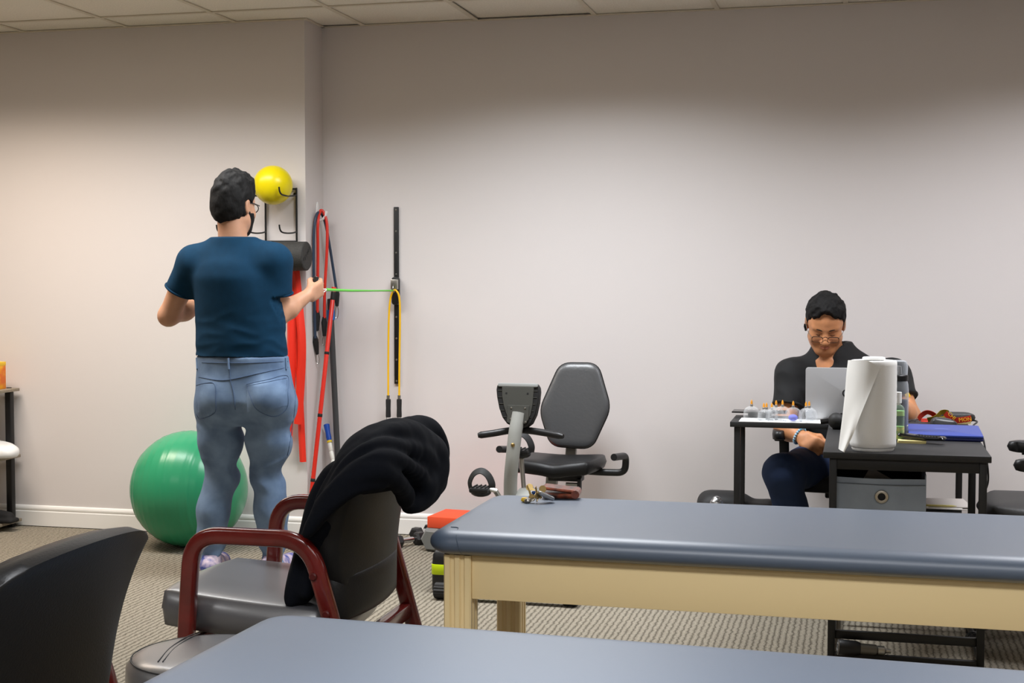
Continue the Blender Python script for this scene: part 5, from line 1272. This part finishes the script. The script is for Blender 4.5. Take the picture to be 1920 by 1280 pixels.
F.chain([A3(SHL), A3(ELL_), A3(seg(ELL_, Vector(wl_), .35)), wl_], [0.060, 0.045, 0.048, 0.029], 0.025)
me = F.mesh('body', 2)
obj('body', me, mSkinA, sm, world=True)
# hair, beard
def cutfield(h, xs_, inflate, cutfn, noise_amp, nf, seed, name, step=0.0045, prim=None):
    G = Field(*[np.arange(c - r, c + r, step) for c, r in zip(h.o, (0.16, 0.16, 0.19))])
    prim(G); P = G.all(); q = h.loc(P)
    G.D = G.D - inflate + (noise_amp * np.clip(0.35 + (q[..., 2] - 0.03) * 9, 0.3, 1.2) * (waves(P, seed, nf, 7) + 0.8 * np.abs(waves(P, seed + 50, nf * 1.8, 6)))).astype(np.float32)
    G.D = np.maximum(G.D, cutfn(q) + 0.006 * waves(P, seed + 9, 170, 6) + 0.004 * waves(P, seed + 19, 330, 5)).astype(np.float32)
    return G.mesh(name, 1)
def hair_prim(h, top):
    def f(G):
        G.ell(A3(h.p(0, -0.006, 0.042)), np.array((0.079, 0.100, 0.088 + top)) * h.sc, h.R, 0.02); G.ell(A3(h.p(0, -0.03, -0.02)), np.array((0.070, 0.066, 0.07)) * h.sc, h.R, 0.03)
        G.ell(A3(h.p(0, 0.03, 0.075)), np.array((0.066, 0.066, 0.050 + top)) * h.sc, h.R, 0.03)
    return f
def hcut_a(q):
    x, f, u = q[..., 0], q[..., 1], q[..., 2]
    a = -(u - 0.075 + (0.075 - f) * 1.35) / 1.6; b = -(u + 0.082 - 7 * x * x)
    ear = 0.030 - np.sqrt((f + 0.004) ** 2 + (u + 0.008) ** 2); ear = np.where(np.abs(x) > 0.06, ear, -1)
    return np.maximum(np.maximum(a, b), ear)
me = cutfield(hd, None, 0.010, hcut_a, 0.011, 95, 2, 'hair', prim=hair_prim(hd, 0.018))
obj('hair', me, mHair, sm, world=True)
def beard_prim(h):
    def f(G):
        G.ell(A3(h.p(0, 0.038, -0.055)), np.array((0.061, 0.061, 0.059)), h.R, 0.03); G.ell(A3(h.p(0, 0.072, -0.098)), np.array((0.032, 0.026, 0.026)), h.R, 0.025)
        G.ell(A3(h.p(0, 0.036, -0.01)), np.array((0.064, 0.05, 0.05)), h.R, 0.03)
    return f
def bcut(q):
    x, f, u = q[..., 0], q[..., 1], q[..., 2]
    return np.maximum(np.maximum(u + 0.028 - np.clip(0.03 - f, 0, 0.03) * 1.2, 0.000 - f), np.where(np.sqrt((x / 0.026) ** 2 + ((u + 0.064) / 0.012) ** 2) < 1, 0.01, -1))
me = cutfield(hd, None, 0.012, bcut, 0.005, 140, 4, 'beard', prim=beard_prim(hd))
obj('beard', me, mHair, sm, world=True)
mFrameG = M('dark_glasses_frame', (44, 46, 52), 0.35)
g_ = obj('glasses', tube(catmull([hd.p(-0.078, 0.0, 0.012), hd.p(-0.075, 0.05, 0.012), hd.p(-0.066, 0.103, 0.008)], 4), 0.0026, 6), mFrameG, sm, world=True)
obj('temple', tube(catmull([hd.p(0.078, 0.0, 0.012), hd.p(0.075, 0.05, 0.012), hd.p(0.066, 0.103, 0.008)], 4), 0.0026, 6), mFrameG, g_, world=True)
for s_ in (-1, 1):
    rim = [hd.p(s_ * 0.036 + 0.028 * math.cos(a), 0.112 - 0.012 * abs(s_ * 0.036 + 0.028 * math.cos(a)) / 0.06, -0.004 + 0.019 * math.sin(a)) for a in [k * PI / 10 for k in range(20)]]
    obj('rim', tube(rim, 0.0022, 6, closed=True), mFrameG, g_, world=True)
# t-shirt
mTee = M('petrol_blue_jersey', (13, 52, 78), 0.9, var=0.12, vscale=30, bump=0.25, bscale=600, spec=0.2)
F = Field(lins((-3.18, -2.36, 0.0065)), lins((5.56, 6.04, 0.0065)), lins((1.00, 1.62, 0.0065)))
loft(F, [(Z_(676), X_(453), Y0, 0.215, 0.140), (Z_(650), X_(452), Y0, 0.214, 0.138), (Z_(600), X_(450), Y0, 0.207, 0.132), (Z_(550), X_(446), Y0 - .006, 0.200, 0.132), (Z_(520), X_(441), Y0 - .010, 0.190, 0.132),
         (Z_(495), X_(439), Y0 - .008, 0.170, 0.118), (Z_(475), X_(438), Y0 - .004, 0.135, 0.096), (Z_(460), X_(438), Y0, 0.098, 0.078), (Z_(446), X_(438), Y0, 0.074, 0.070), (Z_(440), X_(438), Y0, 0.070, 0.068)], 0.03)
for sg_, sh in ((-1, SHL), (1, SHR)):
    F.cap(A3(J(438 + sg_ * 16, 464, 0)), A3(sh + Vector((sg_ * -0.012, 0, 0.022))), 0.058, 0.058, 0.06)
for sh, el, m_ in ((SHL, ELL_, 0.50), (SHR, ELR, 0.56)):
    F.cap(A3(sh + Vector((0, 0, -0.006))), A3(seg(sh, el, m_ + .3)), 0.070, 0.069, 0.06)
P = F.all()
low = np.clip((Z_(560) - P[..., 2]) / 0.25, 0, 1)
F.D += (0.011 * low * np.abs(waves(P * np.array((0.35, 0.5, 1), np.float32), 21, 75, 5)) + 0.004 * waves(P, 22, 24, 5)).astype(np.float32)
for sh, el, m_ in ((SHL, ELL_, 0.50), (SHR, ELR, 0.56)):     # cut the sleeve ends clean
    d = A3((el - sh).normalized()); e_ = A3(seg(sh, el, m_ + .02)); s_ = (P - e_) @ d
    G = Field(F.x, F.y, F.z); G.cap(A3(seg(sh, el, m_ - .1)), A3(seg(sh, el, m_ + .5)), 0.098, 0.098, 0.001)
    G2 = Field(F.x, F.y, F.z); loft(G2, [(Z_(676), X_(453), Y0, 0.205, 0.130), (Z_(600), X_(450), Y0, 0.200, 0.124), (Z_(520), X_(441), Y0, 0.19, 0.12)], 0.001)
    F.D = np.where((G.D < 0) & (G2.D > 0.012), np.maximum(F.D, s_), F.D)
F.D = np.maximum(F.D, Z_(674) + 0.006 * np.sin(P[..., 0] * 22) - P[..., 2])
nk = np.sqrt((P[..., 0] - X_(438)) ** 2 + (P[..., 1] - Y0 - .01) ** 2) - 0.066
F.D = np.maximum(F.D, np.minimum(P[..., 2] - Z_(444), 0.05) - 0.0).astype(np.float32)
HEMS = [(A3((el - sh).normalized()), A3(seg(sh, el, m_ + .015))) for sh, el, m_ in ((SHL, ELL_, 0.50), (SHR, ELR, 0.56))]
tee = obj('t_shirt', F.mesh('t_shirt', 1), mTee, sm, world=True)
zc = Z_(446)
obj('collar', tube([(X_(438) + 0.071 * math.cos(a), Y0 + 0.005 + 0.068 * math.sin(a), zc - 0.004 - 0.016 * (0.5 + 0.5 * math.sin(a))) for a in [k * PI / 16 for k in range(32)]], 0.007, 8, closed=True), mTee, tee, world=True)
for d_, e_ in HEMS:
    d_ = Vector(d_); o1 = d_.orthogonal().normalized(); o2 = d_.cross(o1)
    obj('sleeve_hem', tube([Vector(e_) + o1 * 0.0685 * math.cos(a) + o2 * 0.0685 * math.sin(a) for a in [k * PI / 20 for k in range(40)]], 0.0055, 8, closed=True), mTee, tee, world=True)
# jeans
def denim():
    m = M('washed_denim', (114, 138, 168), 0.85, var=0.35, vscale=9, rgb2=(84, 106, 136), bump=0.35, bscale=700)
    return m
mDen = denim(); mDenD = M('denim_seam', (72, 92, 122), 0.85)
F = Field(lins((-3.02, -2.34, 0.0065)), lins((5.56, 6.04, 0.0065)), lins((0.03, 1.075, 0.0065)))
loft(F, [(Z_(800), X_(460), Y0, 0.12, 0.07), (Z_(785), X_(460), Y0, 0.19, 0.115), (Z_(760), X_(460), Y0, 0.226, 0.142), (Z_(750), X_(460.5), Y0 - .005, 0.232, 0.148), (Z_(715), X_(457), Y0 - .004, 0.226, 0.142), (Z_(690), X_(455), Y0, 0.219, 0.136), (Z_(662), X_(454), Y0, 0.212, 0.132)], 0.03)
F.ell(A3(J(415, 752, -.065)), (0.105, 0.092, 0.105), k=0.05); F.ell(A3(J(504, 752, -.065)), (0.108, 0.094, 0.105), k=0.05)
xm = X_(459, 800)
for side, (pts, rs_) in enumerate(legsJ):
    G = Field(F.x, F.y, F.z)
    G.chain([A3(J(*p)) for p in pts], rs_, 0.03)
    P = F.all() if side == 0 else P
    kk = (0.004 + 0.040 * np.clip((P[..., 2] - Z_(822)) / 0.07, 0, 1)).astype(np.float32); h_ = np.clip(0.5 + 0.5 * (G.D - F.D) / kk, 0, 1)
    F.D = (G.D * (1 - h_) + F.D * h_ - kk * h_ * (1 - h_)).astype(np.float32)
z = P[..., 2]
kn = np.exp(-((z - Z_(890)) / 0.075) ** 2) + 0.9 * np.exp(-((z - Z_(1045)) / 0.05) ** 2) + 0.6 * np.exp(-((z - Z_(800)) / 0.05) ** 2)
F.D += (0.034 * kn * np.abs(waves(P * np.array((0.40, 0.5, 1), np.float32), 31, 62, 4)) + 0.005 * waves(P, 32, 30, 5)).astype(np.float32)
F.D = np.maximum(F.D, z - Z_(666)); F.D = np.maximum(F.D, Z_(1066) - z).astype(np.float32)
jm = F.mesh('jeans', 1)
bvh = BVHTree.FromPolygons([v.co.copy() for v in jm.vertices], [tuple(p.vertices) for p in jm.polygons])
def hit(px, py, off=0.0015):
    d = ray(px, py).normalized(); r = bvh.ray_cast(_C, d)
    return r[0] - d * off if r[0] else None
jm2 = jm
je = obj('jeans', jm2, mDen, sm, world=True)
def drape(name, pts, rad, mat, n=6):
    Q = [hit(p.x, p.y) for p in catmull([(a, b, 0) for a, b in pts], n)]; Q = [q for q in Q if q]
    if len(Q) > 2: obj(name, tube(Q, rad, 5), mat, je, world=True)
for pts in ([(366, 705), (405, 712), (431, 711), (470, 703), (540, 688)], [(368, 722), (385, 718), (402, 720), (404, 750), (402, 774), (376, 785), (368, 776)], [(462, 720), (500, 712), (538, 704), (540, 735), (538, 765), (514, 781), (482, 768), (470, 745), (462, 720)],
            [(428, 676), (431, 700), (432, 712), (438, 738), (441, 768)], [(368, 679), (430, 680), (470, 680), (540, 677)], [(463, 723), (500, 716), (538, 708)], [(552, 720), (553, 760), (545, 820), (536, 870)]):
    drape('seam', pts, 0.0017, mDenD)
for px in (428, 536, 369):
    a, b = hit(px, 671, 0.004), hit(px + 1, 692, 0.004)
    if a and b: obj('belt_loop', tube([a, seg(a, b, .5), b], 0.0055, 6), mDen, je, world=True)
for a_, b_ in ((371, 404), (463, 539)):
    vs = []
    for i in range(7):
        row = []
        for j_ in range(7):
            px = a_ + (b_ - a_) * i / 6; py = (719 if a_ < 400 else 719 - 13 * i / 6) + (54 + (10 if 1 < i < 5 else 0)) * j_ / 6
            row.append(hit(px, py, 0.0022))
        vs.append(row)
    if all(v for r in vs for v in r):
        bm = B(); V = [[bm.verts.new(v) for v in r] for r in vs]; V2 = [[bm.verts.new(v + ray(450, 740).normalized() * 0.003) for v in r] for r in vs]
        for i in range(6):
            for j_ in range(6):
                bm.faces.new((V[i][j_], V[i + 1][j_], V[i + 1][j_ + 1], V[i][j_ + 1])); bm.faces.new((V2[i][j_], V2[i][j_ + 1], V2[i + 1][j_ + 1], V2[i + 1][j_]))
        for i in range(6):
            for j_ in (0, 6): bm.faces.new((V[i][j_], V2[i][j_], V2[i + 1][j_], V[i + 1][j_])); bm.faces.new((V[j_][i], V[j_][i + 1], V2[j_][i + 1], V2[j_][i]))
        obj('back_pocket', bm, mDen, je, world=True, angle=70)
# shoes
mShoeW = M('white_shoe_foam', (232, 230, 230), 0.6); mShoeB = M('blue_shoe_knit', (52, 70, 150), 0.7, var=0.8, vscale=28, rgb2=(214, 196, 206))
for (px, dy, yaw) in ((398, -.02, 0.18), (513, .035, -0.12)):
    c = J(px, 1070, dy)
    T = Matrix.Translation((c.x, Y0 + dy, 0)) @ Matrix.Rotation(yaw, 4, 'Z')
    G = Field(np.arange(-0.07, 0.07, 0.006), np.arange(-0.10, 0.24, 0.006), np.arange(-0.005, 0.12, 0.006))
    G.chain([(0, -0.05, 0.055), (0, 0.05, 0.055), (0.0, 0.15, 0.042), (0.005, 0.19, 0.034)], [0.040, 0.042, 0.040, 0.028], 0.02); G.cap((0, -0.03, 0.07), (0, 0.0, 0.105), 0.042, 0.040, 0.02)
    Pq = G.all(); G.D = np.maximum(G.D, 0.024 - Pq[..., 2]); G.D = np.maximum(G.D, Pq[..., 2] - 0.108).astype(np.float32)
    m1 = G.mesh('upper', 1); m1.transform(T)
    so = obj('shoe', m1, mShoeB, sm, world=True)
    ol = [(0.043 * math.sin(a) * (1 - 0.12 * math.cos(a)) , 0.062 + 0.150 * math.cos(a)) for a in [k * PI / 16 for k in range(32)]][::-1]
    obj('sole', slab(B(), ol, [(0.006, 0), (0, 0.006), (0.001, 0.022), (0.005, 0.030)], T), mShoeW, so, world=True)
# green band from the rail to the hand
gb = thing('tube_band', 'thin green resistance band stretched from the wall rail to the man\'s hand', 'resistance band', (0.5 * (gr.x + pz.x), 0.5 * (gr.y + YR), gr.z))
e1 = Vector((pz.x - 0.004, YR - 0.082, pz.z - 0.032)); s1 = gr + Vector((0.05, 0.02, -0.005))
obj('tubing', tube([e1, seg(e1, s1, .33) - Vector((0, 0, 0.002)), seg(e1, s1, .66) - Vector((0, 0, 0.003)), s1], [0.004, 0.0042, 0.0058, 0.007], 8), M('green_tube', (96, 200, 64), 0.4), gb, world=True)
obj('handle', tube([gr + Vector((-0.008, 0, -0.055)), gr + Vector((0.008, 0, 0.055))], 0.0125, 14), mGrip, gb, world=True)
obj('cord', tube(catmull([gr + Vector((0.008, 0, 0.055)), gr + Vector((0.022, 0.004, 0.03)), gr + Vector((0.030, 0.01, 0.0)), s1, gr + Vector((0.02, 0.006, -0.03)), gr + Vector((-0.008, 0, -0.055))], 5), 0.0032, 6), mWhite, gb, world=True)

# ------------------------------------------------------------------ seated man at the desk
YS = 6.56
def K(px, py, Y): return onY(px, py, Y)
se = thing('person', 'seated man in black scrubs and glasses looking down at the desk', 'person', (MC.x, MC.y, 0))
th_ = math.radians(27)
hs_ = Head(K(1547.5, 606, YS - 0.03), (0.03, -math.cos(th_), -math.sin(th_)), (0.045, -math.sin(th_), math.cos(th_)), 1.03)
# x axis of Head is u x f
c0 = hs_.o
F = Field(lins((-0.46, -0.25, 0.008), (-0.25, -0.03, 0.0038), (-0.03, 0.33, 0.009)), lins((5.95, 6.33, 0.009), (6.33, 6.60, 0.0042), (6.60, 6.86, 0.012)), lins((0.05, 0.55, 0.02), (0.55, 0.97, 0.0075), (0.97, 1.33, 0.0038)))
hs_.skin(F)
NB = K(1556, 676, YS + 0.05)
F.cap(A3(hs_.p(0, -0.025, -0.035)), A3(NB), 0.060, 0.070, 0.03)
F.cap(A3(NB + Vector((0, 0, -.01))), A3(K(1512, 688, YS + .04)), 0.055, 0.045, 0.03); F.cap(A3(NB + Vector((0, 0, -.01))), A3(K(1610, 688, YS + .05)), 0.055, 0.045, 0.03)
loft(F, [(0.50, K(1588, 880, 6.66).x, 6.68, 0.16, 0.11), (0.75, K(1582, 780, 6.64).x, 6.64, 0.17, 0.11), (0.90, K(1577, 720, 6.60).x, 6.60, 0.175, 0.10), (0.97, K(1570, 695, 6.60).x, 6.60, 0.15, 0.08)], 0.03)
# sternum so that the V neck shows skin
F.ell(A3(K(1553, 690, YS - 0.005)), (0.055, 0.05, 0.06), k=0.03)
SL, EL2 = K(1486, 702, 6.58), K(1471, 800, 6.50)
SR, ER2 = K(1676, 706, 6.60), K(1706, 782, 6.50)
h1 = K(1530, 836, 6.36)
w1 = fist(F, h1, (0.55, 0.1, 0.85), h1 - EL2, (-0.5, -0.85, 0.35), 0.98)
F.chain([A3(SL), A3(EL2), A3(seg(EL2, Vector(w1), .35)), w1], [0.055, 0.046, 0.048, 0.030], 0.025)
h2 = Vector((K(1640, 778, 6.17).x, 6.19, DZ + 0.055))
w2_ = fist(F, h2, (0.3, -0.9, 0.15), (-0.95, -0.3, 0.0), (0.1, -0.15, 0.98), 0.98)
F.chain([A3(SR), A3(ER2), A3(seg(ER2, Vector(w2_), .35)), w2_], [0.055, 0.046, 0.046, 0.030], 0.025)
for k_ in (-1, 1):
    hp = K(1558 if k_ < 0 else 1625, 880, 6.64); kn_ = K(1463, 886, 6.13) if k_ < 0 else K(1655, 884, 6.16)
    F.chain([A3(hp), A3(kn_), A3(Vector((kn_.x + (0.09 if k_ < 0 else 0.0), 6.30, 0.10)))], [0.075, 0.05, 0.035], 0.03)
me = F.mesh('body', 1)
paint(me, [(1, lambda C: hs_.lips(C))])
obj('body', me, [mSkinB, mLipB], se, world=True)
def hcut_b(q):
    x, f, u = q[..., 0], q[..., 1], q[..., 2]
    a = -(u - 0.080 - 0.010 * np.cos(x * 75) + (0.082 - f) * 1.30) / 1.65; a = np.minimum(a, np.maximum(-(u + 0.012), np.maximum(f - 0.034, 0.060 - np.abs(x)))); b = -(u + 0.065 - 6 * x * x)
    ear = 0.028 - np.sqrt((f + 0.002) ** 2 + (u + 0.008) ** 2); ear = np.where(np.abs(x) > 0.06, ear, -1)
    return np.maximum(np.maximum(a, b), ear)
me = cutfield(hs_, None, 0.008, hcut_b, 0.010, 110, 8, 'hair', prim=hair_prim(hs_, 0.010), step=0.004)
obj('hair', me, mHair, se, world=True)
for s_ in (-1, 1):
    br_ = [hs_.p(s_ * 0.012, 0.1035, 0.0185), hs_.p(s_ * 0.026, 0.1005, 0.0215), hs_.p(s_ * 0.042, 0.0905, 0.0205), hs_.p(s_ * 0.054, 0.077, 0.0155)]
    obj('eyebrow', tube(catmull(br_, 4), [0.0022] + [0.0036] * 9 + [0.0026] * 2 + [0.0012], 6), mHair, se, world=True)
    ls_ = [hs_.p(s_ * 0.0165, 0.0905, -0.0045), hs_.p(s_ * 0.024, 0.0945, -0.0075), hs_.p(s_ * 0.033, 0.0945, -0.0085), hs_.p(s_ * 0.0445, 0.088, -0.0055)]
    obj('eyelashes', tube(catmull(ls_, 4), 0.0011, 5), mHair, se, world=True)
mWire = M('thin_dark_wire', (36, 36, 40), 0.3, 0.4)
gp = lambda x, u: hs_.p(x, 0.122 - 0.9 * x * x / 0.10 * 0.12 , u)
gz_ = -0.011
g_ = obj('glasses', tube(catmull([gp(-0.010, gz_ + 0.006), gp(0, gz_ + 0.010), gp(0.010, gz_ + 0.006)], 4), 0.0015, 6), mWire, se, world=True)
for s_ in (-1, 1):
    ol = [(s_ * 0.034 + x, gz_ - 0.004 + y) for x, y in rrect(0.047, 0.027, 0.010, 4)]
    top = [gp(x, y) for x, y in ol if y > gz_ - 0.006]
    obj('rim', tube([gp(x, y) for x, y in ol], 0.0010, 5, closed=True), mWire, g_, world=True)
    topl = sorted(top, key=lambda p: (p - c0).dot(hs_.x)); obj('brow_bar', tube(topl, 0.0017, 5), mWire, g_, world=True)
    bm = B(); vs = [bm.verts.new(gp(x, y)) for x, y in ol]; vs2 = [bm.verts.new(gp(x, y) - hs_.f * 0.0015) for x, y in ol]
    bm.faces.new(vs); bm.faces.new(vs2[::-1])
    for i in range(len(vs)): bm.faces.new((vs[i], vs[(i + 1) % len(vs)], vs2[(i + 1) % len(vs)], vs2[i]))
    obj('lens', bm, clear_mat('lens_glass', (252, 252, 253), 0.98), g_, world=True)
    obj('temple', tube(catmull([gp(s_ * 0.057, gz_ + 0.004), hs_.p(s_ * 0.072, 0.085, gz_ + 0.008), hs_.p(s_ * 0.083, 0.03, 0.004), hs_.p(s_ * 0.086, -0.005, 0.014)], 4), 0.0014, 5), mSteel, g_, world=True)
ep = hs_.p(-0.086 if hs_.x.x > 0 else 0.086, 0.012, -0.012)
obj('earpiece', tube([ep + Vector((0, 0, 0.012)), ep, ep + Vector((0.003, -0.006, -0.02))], [0.006, 0.0075, 0.0045], 8), mBlackGloss, se, world=True)
# scrubs top
mScr = M('black_scrubs', (19, 20, 22), 0.8, bump=0.2, bscale=500, sheen=0.05)
F = Field(lins((-0.48, 0.34, 0.0065)), lins((6.30, 6.86, 0.0075)), lins((0.50, 1.06, 0.0065)))
cx = lambda px, py, Y: K(px, py, Y).x
loft(F, [(0.50, cx(1590, 880, 6.66), 6.67, 0.205, 0.150), (0.62, cx(1588, 830, 6.66), 6.66, 0.205, 0.150), (0.75, cx(1582, 780, 6.64), 6.63, 0.205, 0.142), (0.86, cx(1578, 735, 6.62), 6.61, 0.205, 0.128), (0.92, cx(1577, 712, 6.60), 6.60, 0.195, 0.112),
         (0.965, cx(1572, 693, 6.60), 6.60, 0.165, 0.092), (0.995, cx(1568, 683, 6.60), 6.60, 0.132, 0.082), (1.025, cx(1563, 672, 6.60), 6.605, 0.106, 0.076), (1.06, cx(1560, 662, 6.60), 6.61, 0.088, 0.072)], 0.03)
for s_, e_, r0_, r1_, px_ in ((SL, EL2, 0.078, 0.068, 0), (SR, ER2, 0.078, 0.070, 0)):
    F.cap(A3(s_), A3(seg(s_, e_, .85)), r0_, r1_, 0.045)
F.cap(A3(NB + Vector((-.02, 0, -.015))), A3(SL), 0.05, 0.06, 0.05); F.cap(A3(NB + Vector((.03, 0, -.015))), A3(SR), 0.05, 0.06, 0.05)
P = F.all(); F.D += (0.006 * waves(P, 41, 34, 6) + 0.009 * np.abs(waves(P, 42, 48, 4))).astype(np.float32)
for s_, e_, t_ in ((SL, EL2, 0.60), (SR, ER2, 0.56)):
    d = A3((e_ - s_).normalized()); q_ = A3(seg(s_, e_, t_)); dd = (P - q_) @ d
    reg = np.linalg.norm(P - A3(seg(s_, e_, t_ + .2)), axis=-1) < 0.125
    side = ((P[..., 0] - (s_.x + (0.045 if s_ is SL else -0.045))) * (-1 if s_ is SL else 1)) > 0
    F.D = np.where(reg & side, np.maximum(F.D, dd), F.D)
vz = K(1550, 683, YS - .07).z; vx = K(1551, 683, YS - .07).x
V = np.maximum(np.abs(P[..., 0] - vx) * 0.80 - (P[..., 2] - vz) * 0.50, P[..., 1] - (YS + 0.02))
neckcut = np.sqrt((P[..., 0] - NB.x) ** 2 + (P[..., 1] - NB.y + 0.005) ** 2) - 0.069 - np.clip(P[..., 2] - 1.0, 0, 1) * 0.1
F.D = np.maximum(F.D, -V); F.D = np.maximum(F.D, np.where(P[..., 2] > 0.975, -neckcut, -1)).astype(np.float32)
HEM2 = [(s_, e_, t_) for s_, e_, t_ in ((SL, EL2, 0.60), (SR, ER2, 0.56))]
sc2 = obj('scrub_top', F.mesh('scrub_top', 1), mScr, se, world=True)
for s_, e_, t_ in HEM2:
    d_ = (e_ - s_).normalized(); o1 = d_.orthogonal().normalized(); o2 = d_.cross(o1); c_ = seg(s_, e_, t_ - 0.02)
    obj('sleeve_hem', tube([c_ + o1 * 0.0665 * math.cos(a) + o2 * 0.0665 * math.sin(a) for a in [k * PI / 20 for k in range(40)]], 0.006, 8, closed=True), mScr, sc2, world=True)
pt = K(1701, 741, 6.50)
obj('sleeve_patch', BX((0, 0, 0), (0.020, 0.004, 0.020), 0.001, Matrix.Translation(K(1702, 741, 6.445)) @ Matrix.Rotation(-0.5, 4, 'Y')), M('yellow_patch', (238, 196, 40), 0.6), sc2, world=True)
# scrub trousers
mNavy = M('navy_scrub_cotton', (30, 48, 82), 0.85, bump=0.2, bscale=500)
F = Field(lins((-0.55, 0.30, 0.0075)), lins((5.98, 6.84, 0.0085)), lins((0.06, 0.72, 0.0075)))
loft(F, [(0.49, cx(1590, 880, 6.66), 6.66, 0.20, 0.16), (0.64, cx(1588, 840, 6.66), 6.66, 0.20, 0.15)], 0.03)
KN = {}
for k_ in (-1, 1):
    hp = K(1556 if k_ < 0 else 1625, 876, 6.64); kn_ = K(1467, 886, 6.13) if k_ < 0 else K(1655, 884, 6.16)
    mid = seg(hp, kn_, .5) + Vector((0, 0, 0.012))
    F.chain([A3(hp), A3(mid), A3(kn_), A3(seg(kn_, Vector((kn_.x + 0.08, 6.30, 0.11)), .4)), A3(Vector((kn_.x + (0.10 if k_ < 0 else 0.0), 6.30, 0.09)))], [0.098, 0.094, 0.082, 0.072, 0.060], 0.03)
P = F.all(); F.D += (0.006 * np.abs(waves(P, 51, 48, 5)) + 0.003 * waves(P, 52, 25, 4)).astype(np.float32); F.D = np.maximum(F.D, 0.075 - P[..., 2]).astype(np.float32)
obj('scrub_trousers', F.mesh('scrub_trousers', 1), mNavy, se, world=True)
for k_ in (-1, 1):
    kn_ = K(1467, 886, 6.13) if k_ < 0 else K(1655, 884, 6.16); fx = kn_.x + (0.10 if k_ < 0 else 0.0)
    T = Matrix.Translation((fx, 6.30, 0)) @ Matrix.Rotation(PI + 0.1 * k_, 4, 'Z')
    G = Field(np.arange(-0.07, 0.07, 0.008), np.arange(-0.10, 0.24, 0.008), np.arange(-0.005, 0.12, 0.008))
    G.chain([(0, -0.05, 0.05), (0, 0.05, 0.052), (0.0, 0.15, 0.042), (0.005, 0.18, 0.034)], [0.040, 0.042, 0.040, 0.028], 0.02); G.cap((0, -0.02, 0.06), (0, 0.0, 0.10), 0.04, 0.038, 0.02)
    Pq = G.all(); G.D = np.maximum(G.D, 0.001 - Pq[..., 2]).astype(np.float32); m1 = G.mesh('shoe', 1); m1.transform(T); obj('shoe', m1, mBlackP, se, world=True)
# bracelet
dW = (h1 - Vector(w1)).normalized(); cW = seg(Vector(w1), EL2, 0.10); o1 = dW.orthogonal().normalized(); o2 = dW.cross(o1)
bm = B()
for k in range(20):
    a = 2 * PI * k / 20; ball(bm, cW + o1 * 0.037 * math.cos(a) + o2 * 0.037 * math.sin(a), 0.0062, 8, 6)
obj('bracelet', bm, M('turquoise_beads', (96, 168, 204), 0.35, var=0.5, vscale=80, rgb2=(190, 214, 224)), se, world=True)

# ------------------------------------------------------------------ hoodie over the chair back
F = Field(lins((-1.72, -0.98, 0.0065)), lins((3.32, 4.28, 0.0075)), lins((0.43, 1.06, 0.0065)))
def HC(*pp, k=0.012):
    Q = catmull([onY(a, b, c) for a, b, c, r in pp], 5); rr = np.interp(np.linspace(0, len(pp) - 1, len(Q)), range(len(pp)), [r for *_, r in pp])
    F.chain([A3(q) for q in Q], list(rr), k)
# body of the bundle
HC((655, 874, 3.53, .040), (700, 844, 3.62, .055), (745, 834, 3.74, .062), (783, 844, 3.90, .062), (806, 872, 4.02, .048), k=0.03)
HC((660, 890, 3.56, .045), (720, 874, 3.66, .055), (762, 878, 3.80, .055), (790, 900, 3.94, .040), k=0.03)
HC((640, 900, 3.60, .05), (608, 960, 3.60, .040), (582, 1040, 3.60, .036), (562, 1112, 3.58, .032), k=0.03)
HC((660, 890, 3.75, .05), (625, 970, 3.76, .042), (592, 1050, 3.74, .036), (572, 1108, 3.72, .030), k=0.03)
HC((700, 856, 3.85, .05), (735, 832, 3.98, .052), (780, 842, 4.06, .045), k=0.03)
# long folds running along it
HC((600, 945, 3.50, .018), (640, 880, 3.50, .022), (690, 840, 3.55, .026), (740, 813, 3.66, .028), (785, 818, 3.83, .028), (815, 846, 3.98, .026), (826, 880, 4.03, .020))
HC((612, 935, 3.47, .016), (655, 872, 3.47, .020), (705, 842, 3.52, .024), (755, 840, 3.64, .026), (798, 856, 3.82, .026), (816, 892, 3.94, .022), (812, 915, 3.97, .016))
HC((618, 940, 3.45, .014), (662, 884, 3.44, .018), (712, 862, 3.48, .022), (757, 868, 3.60, .024), (788, 895, 3.76, .024), (792, 930, 3.85, .018))
HC((582, 990, 3.45, .012), (612, 940, 3.44, .020), (655, 900, 3.43, .022), (702, 884, 3.45, .026), (738, 898, 3.54, .028), (760, 925, 3.66, .026), (762, 940, 3.70, .018))
HC((574, 1002, 3.45, .010), (600, 968, 3.44, .016), (640, 930, 3.43, .018), (684, 908, 3.44, .018), (715, 908, 3.48, .016))
HC((590, 975, 3.50, .018), (570, 1030, 3.55, .018), (552, 1100, 3.56, .020), (545, 1128, 3.56, .014))
HC((612, 985, 3.52, .018), (590, 1050, 3.55, .018), (575, 1110, 3.55, .020))
HC((826, 880, 4.03, .020), (818, 912, 3.96, .024), (795, 938, 3.84, .024), (765, 948, 3.72, .020))
HC((800, 856, 3.95, .05), (800, 890, 3.92, .045), (780, 915, 3.80, .04), k=0.03)
HC((755, 812, 3.92, .040), (795, 808, 4.05, .036), (815, 835, 4.09, .032), (820, 865, 4.09, .028), k=0.02)
P = F.all()
F.D += (0.006 * waves(P, 61, 24, 5) + 0.0025 * waves(P, 62, 60, 5)).astype(np.float32)
me = F.mesh('hoodie', 2)
ho = thing('hoodie', 'crumpled dark navy hoodie draped over the guest chair back', 'hoodie', (-1.27, 3.75, 0.8))
obj('bundle', me, M('dark_navy_fleece', (12, 15, 22), 0.95, bump=0.3, bscale=500, spec=0.15), ho, world=True)
